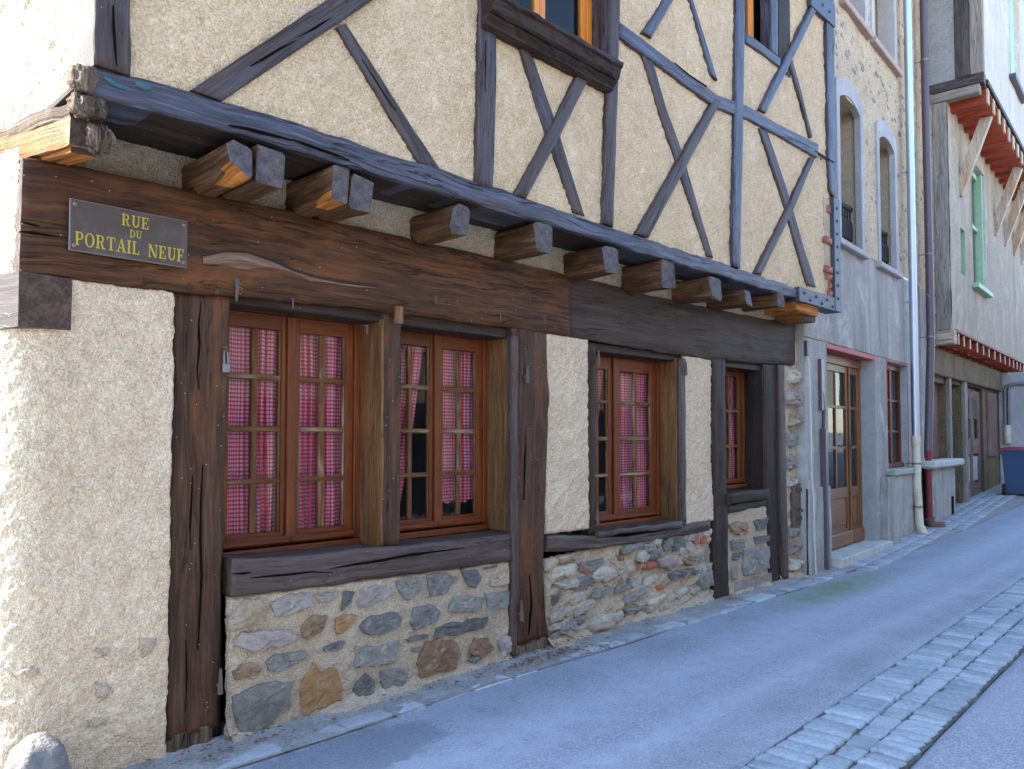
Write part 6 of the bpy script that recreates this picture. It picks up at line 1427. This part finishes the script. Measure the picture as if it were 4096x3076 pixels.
# struts under the upper jetty
def strut(s, z0, wid=0.15):
    A = np.array((s, J1 + .02, z0)); B = np.array((s, J2 + .12, 7.62)); d = (B - A)/np.linalg.norm(B - A); n = np.cross(d, (1, 0, 0)); n /= np.linalg.norm(n)
    V = []; 
    for P in (A - d*.1, B + d*.05):
        for (a, b) in ((0, -.09), (wid, -.09), (wid, .09), (0, .09)): V.append(tuple(P + np.array((1, 0, 0))*a + n*b))
    U = []; Fc = [(0, 1, 5, 4), (1, 2, 6, 5), (2, 3, 7, 6), (3, 0, 4, 7), (0, 3, 2, 1), (4, 5, 6, 7)]
    for f in Fc: U += [(V[i][2], V[i][0] + V[i][1]) for i in f]
    mk('strut', V, Fc, 'oak_bleached', G3, U)
s1 = atb(3838, 720, J1)[0]; strut(s1, 6.35)
s2 = atb(3978, 880, J1)[0]
for k in range(4): strut(s1 + (k + 1)*(s2 - s1) if k == 0 else s1 + (s2 - s1) + k*1.3, 6.35, 0.15)
mk('roof', [(E3 - .3, -1.5, 13), (XE, -1.5, 13), (XE, 8, 13), (E3 - .3, 8, 13), (E3 - .3, 3, 15), (XE, 3, 15)], [(0, 3, 2, 1), (0, 1, 5, 4), (2, 3, 4, 5), (1, 2, 5), (3, 0, 4)], 'roof_tile', G3)

# the next house shows only its end wall
G4 = broot('end_house', 14.5, -.3, 'pale house end closing the pavement behind the wheeled bin', 'house')
MB().box((13.45, -1.6, 0), (17.2, .02, 3.27), .02).build('wall', 'cement_light', G4)
r = broot('downpipe', 13.35, -.2, 'thin grey pipe with a cream socket on the far end wall', 'downpipe')
for k, yy in enumerate((-.13, -.21)): MB().tube([(13.40, yy - .5, 2.98), (13.40, yy - .12, 2.97), (13.40, yy - .03, 2.92), (13.40, yy, 2.8), (13.40, yy, 1.75)], .035, 10).build('pipe', 'galvanised', r)
MB().tube([(13.39, -.17, 1.5), (13.39, -.17, 1.95)], .085, 12).build('socket', 'cream_pvc', r)

# wheeled bin
def wheelie_bin(lx, ly):
    z = float(gz(wp(lx, ly)[0])) + .01
    r = broot('wheeled_bin', lx, ly, 'dark blue wheeled bin with dark red lid on the far pavement', 'bin'); ABS[r.name] = np.array((lx, ly, 0.)); 
    def fr(z0, z1, a0, b0, a1, b1): 
        V = [(lx - a0, ly - b0, z0), (lx + a0, ly - b0, z0), (lx + a0, ly + b0, z0), (lx - a0, ly + b0, z0), (lx - a1, ly - b1, z1), (lx + a1, ly - b1, z1), (lx + a1, ly + b1, z1), (lx - a1, ly + b1, z1)]
        return V, [(0, 3, 2, 1), (4, 5, 6, 7), (0, 1, 5, 4), (1, 2, 6, 5), (2, 3, 7, 6), (3, 0, 4, 7)]
    b = MB(); V, Fc = fr(z + .03, z + .90, .24, .24, .31, .30); b.add(V, Fc); V, Fc = fr(z + .90, z + .97, .34, .33, .345, .335); b.add(V, Fc); b.build('body', 'bin_blue', r)
    b = MB(); V, Fc = fr(z + .972, z + 1.02, .36, .36, .34, .33); b.add(V, Fc); V, Fc = fr(z + 1.0201, z + 1.06, .33, .32, .2, .22); b.add(V, Fc); b.build('lid', 'bin_lid', r)
    for yy in (-.31, .24):
        w_ = MB().tube([(lx - .27, ly + yy, z + .12), (lx - .27, ly + yy + .06, z + .12)], .125, 20).build('wheel', 'rubber', r)
        MB().tube([(lx - .27, ly + yy - .006, z + .12), (lx - .27, ly + yy + .064, z + .12)], .065, 14).build('hub', 'iron', w_)
    MB().tube([(lx - .36, ly - .22, z + .98), (lx - .36, ly + .22, z + .98)], .018, 8).build('handle', 'bin_blue', r)
wheelie_bin(11.05, -.72)

# ================================================================== ACROSS THE STREET (behind the camera; seen in the panes, gives the warm bounced light)
def opposite():
    r = root('opposite_house', (10, -8.2, 0), 'cream rendered house row across the street, mirrored in the window panes', 'house')
    y = -8.2
    V = []; Fc = []
    b = MB().box((-14, y - 5, 0), (40, y, 5.6), 0); b.build('wall', 'opposite_render', r)
    for k in range(11): MB().box((-13.6 + 4.2*k, y + .001, 0.05), (-9.9 + 4.2*k, y + .08, 2.35), .02).build('pane_darkener', 'darkener_navy', r)  # navy panels added so that the window panes reflect something dark
    for k in range(10):
        xx = -8 + 4.2*k
        for zz0 in (3.4,):
            MB().box((xx, y + .001, zz0), (xx + 1.0, y + .05, zz0 + 1.7), .01).build('window', 'dark_room', r)
            for q in (-.55, 1.05): MB().box((xx + q, y + .002, zz0 - .02), (xx + q + .5, y + .06, zz0 + 1.72), .01).build('shutter', 'shutter_white', r)
    mk('roof', [(-14.4, y + .5, 5.6), (40.4, y + .5, 5.6), (40.4, y - 5.5, 5.6), (-14.4, y - 5.5, 5.6), (-14.4, y - 2.5, 7.4), (40.4, y - 2.5, 7.4)], [(0, 3, 2, 1), (0, 1, 5, 4), (2, 3, 4, 5), (1, 2, 5), (3, 0, 4)], 'roof_tile', r)
opposite()

# ================================================================== LITTER
def leaves():
    rl = np.random.RandomState(12); V = []; Fc = []
    def leaf(x_, y_, s):
        a = rl.uniform(0, 6.28); o = len(V); z = float(gz(x_)) + .022 + rl.uniform(0, .012) + (0.02 if y_ > -.12 else 0)
        L = s; Wd = s*rl.uniform(.35, .6); ca, sa = cos(a), sin(a)
        for (u, v, h) in ((-.5, 0, .0), (-.15, .5, .25), (.2, .42, .15), (.5, 0, .05), (.2, -.42, .2), (-.15, -.5, .22), (0, 0, .02)):
            V.append((x_ + ca*u*L - sa*v*Wd, y_ + sa*u*L + ca*v*Wd, z + h*s*.5*rl.uniform(.4, 1.4)))
        for k in range(6): Fc.append((o + k, o + (k + 1) % 6, o + 6))
    for (x_, y_, sx, sy, n) in ((4.40, -.15, .25, .06, 190), (2.0, -.10, .2, .05, 50), (7.25, -.10, .12, .04, 28), (2.9, -.14, .7, .04, 45), (6.0, -.08, .9, .03, 40), (4.7, -.25, .35, .06, 40), (9.0, -.1, .5, .04, 16)):
        for _ in range(n): leaf(x_ + rl.normal(0, sx), min(y_ + rl.normal(0, sy), -.045), rl.uniform(.014, .045))
    for _ in range(60): leaf(rl.uniform(2, 12), rl.uniform(-1.9, -.3), rl.uniform(.010, .022))
    for _ in range(60): leaf(*wp(rl.uniform(5, 11), -.15 - abs(rl.normal(0, .1)))[:2], rl.uniform(.03, .06))
    tag(mk('leaf_litter', V, Fc, 'dead_leaf', None), 'scattered dry brown leaves and twigs along the foot of the walls', 'leaves', kind='stuff')
leaves()
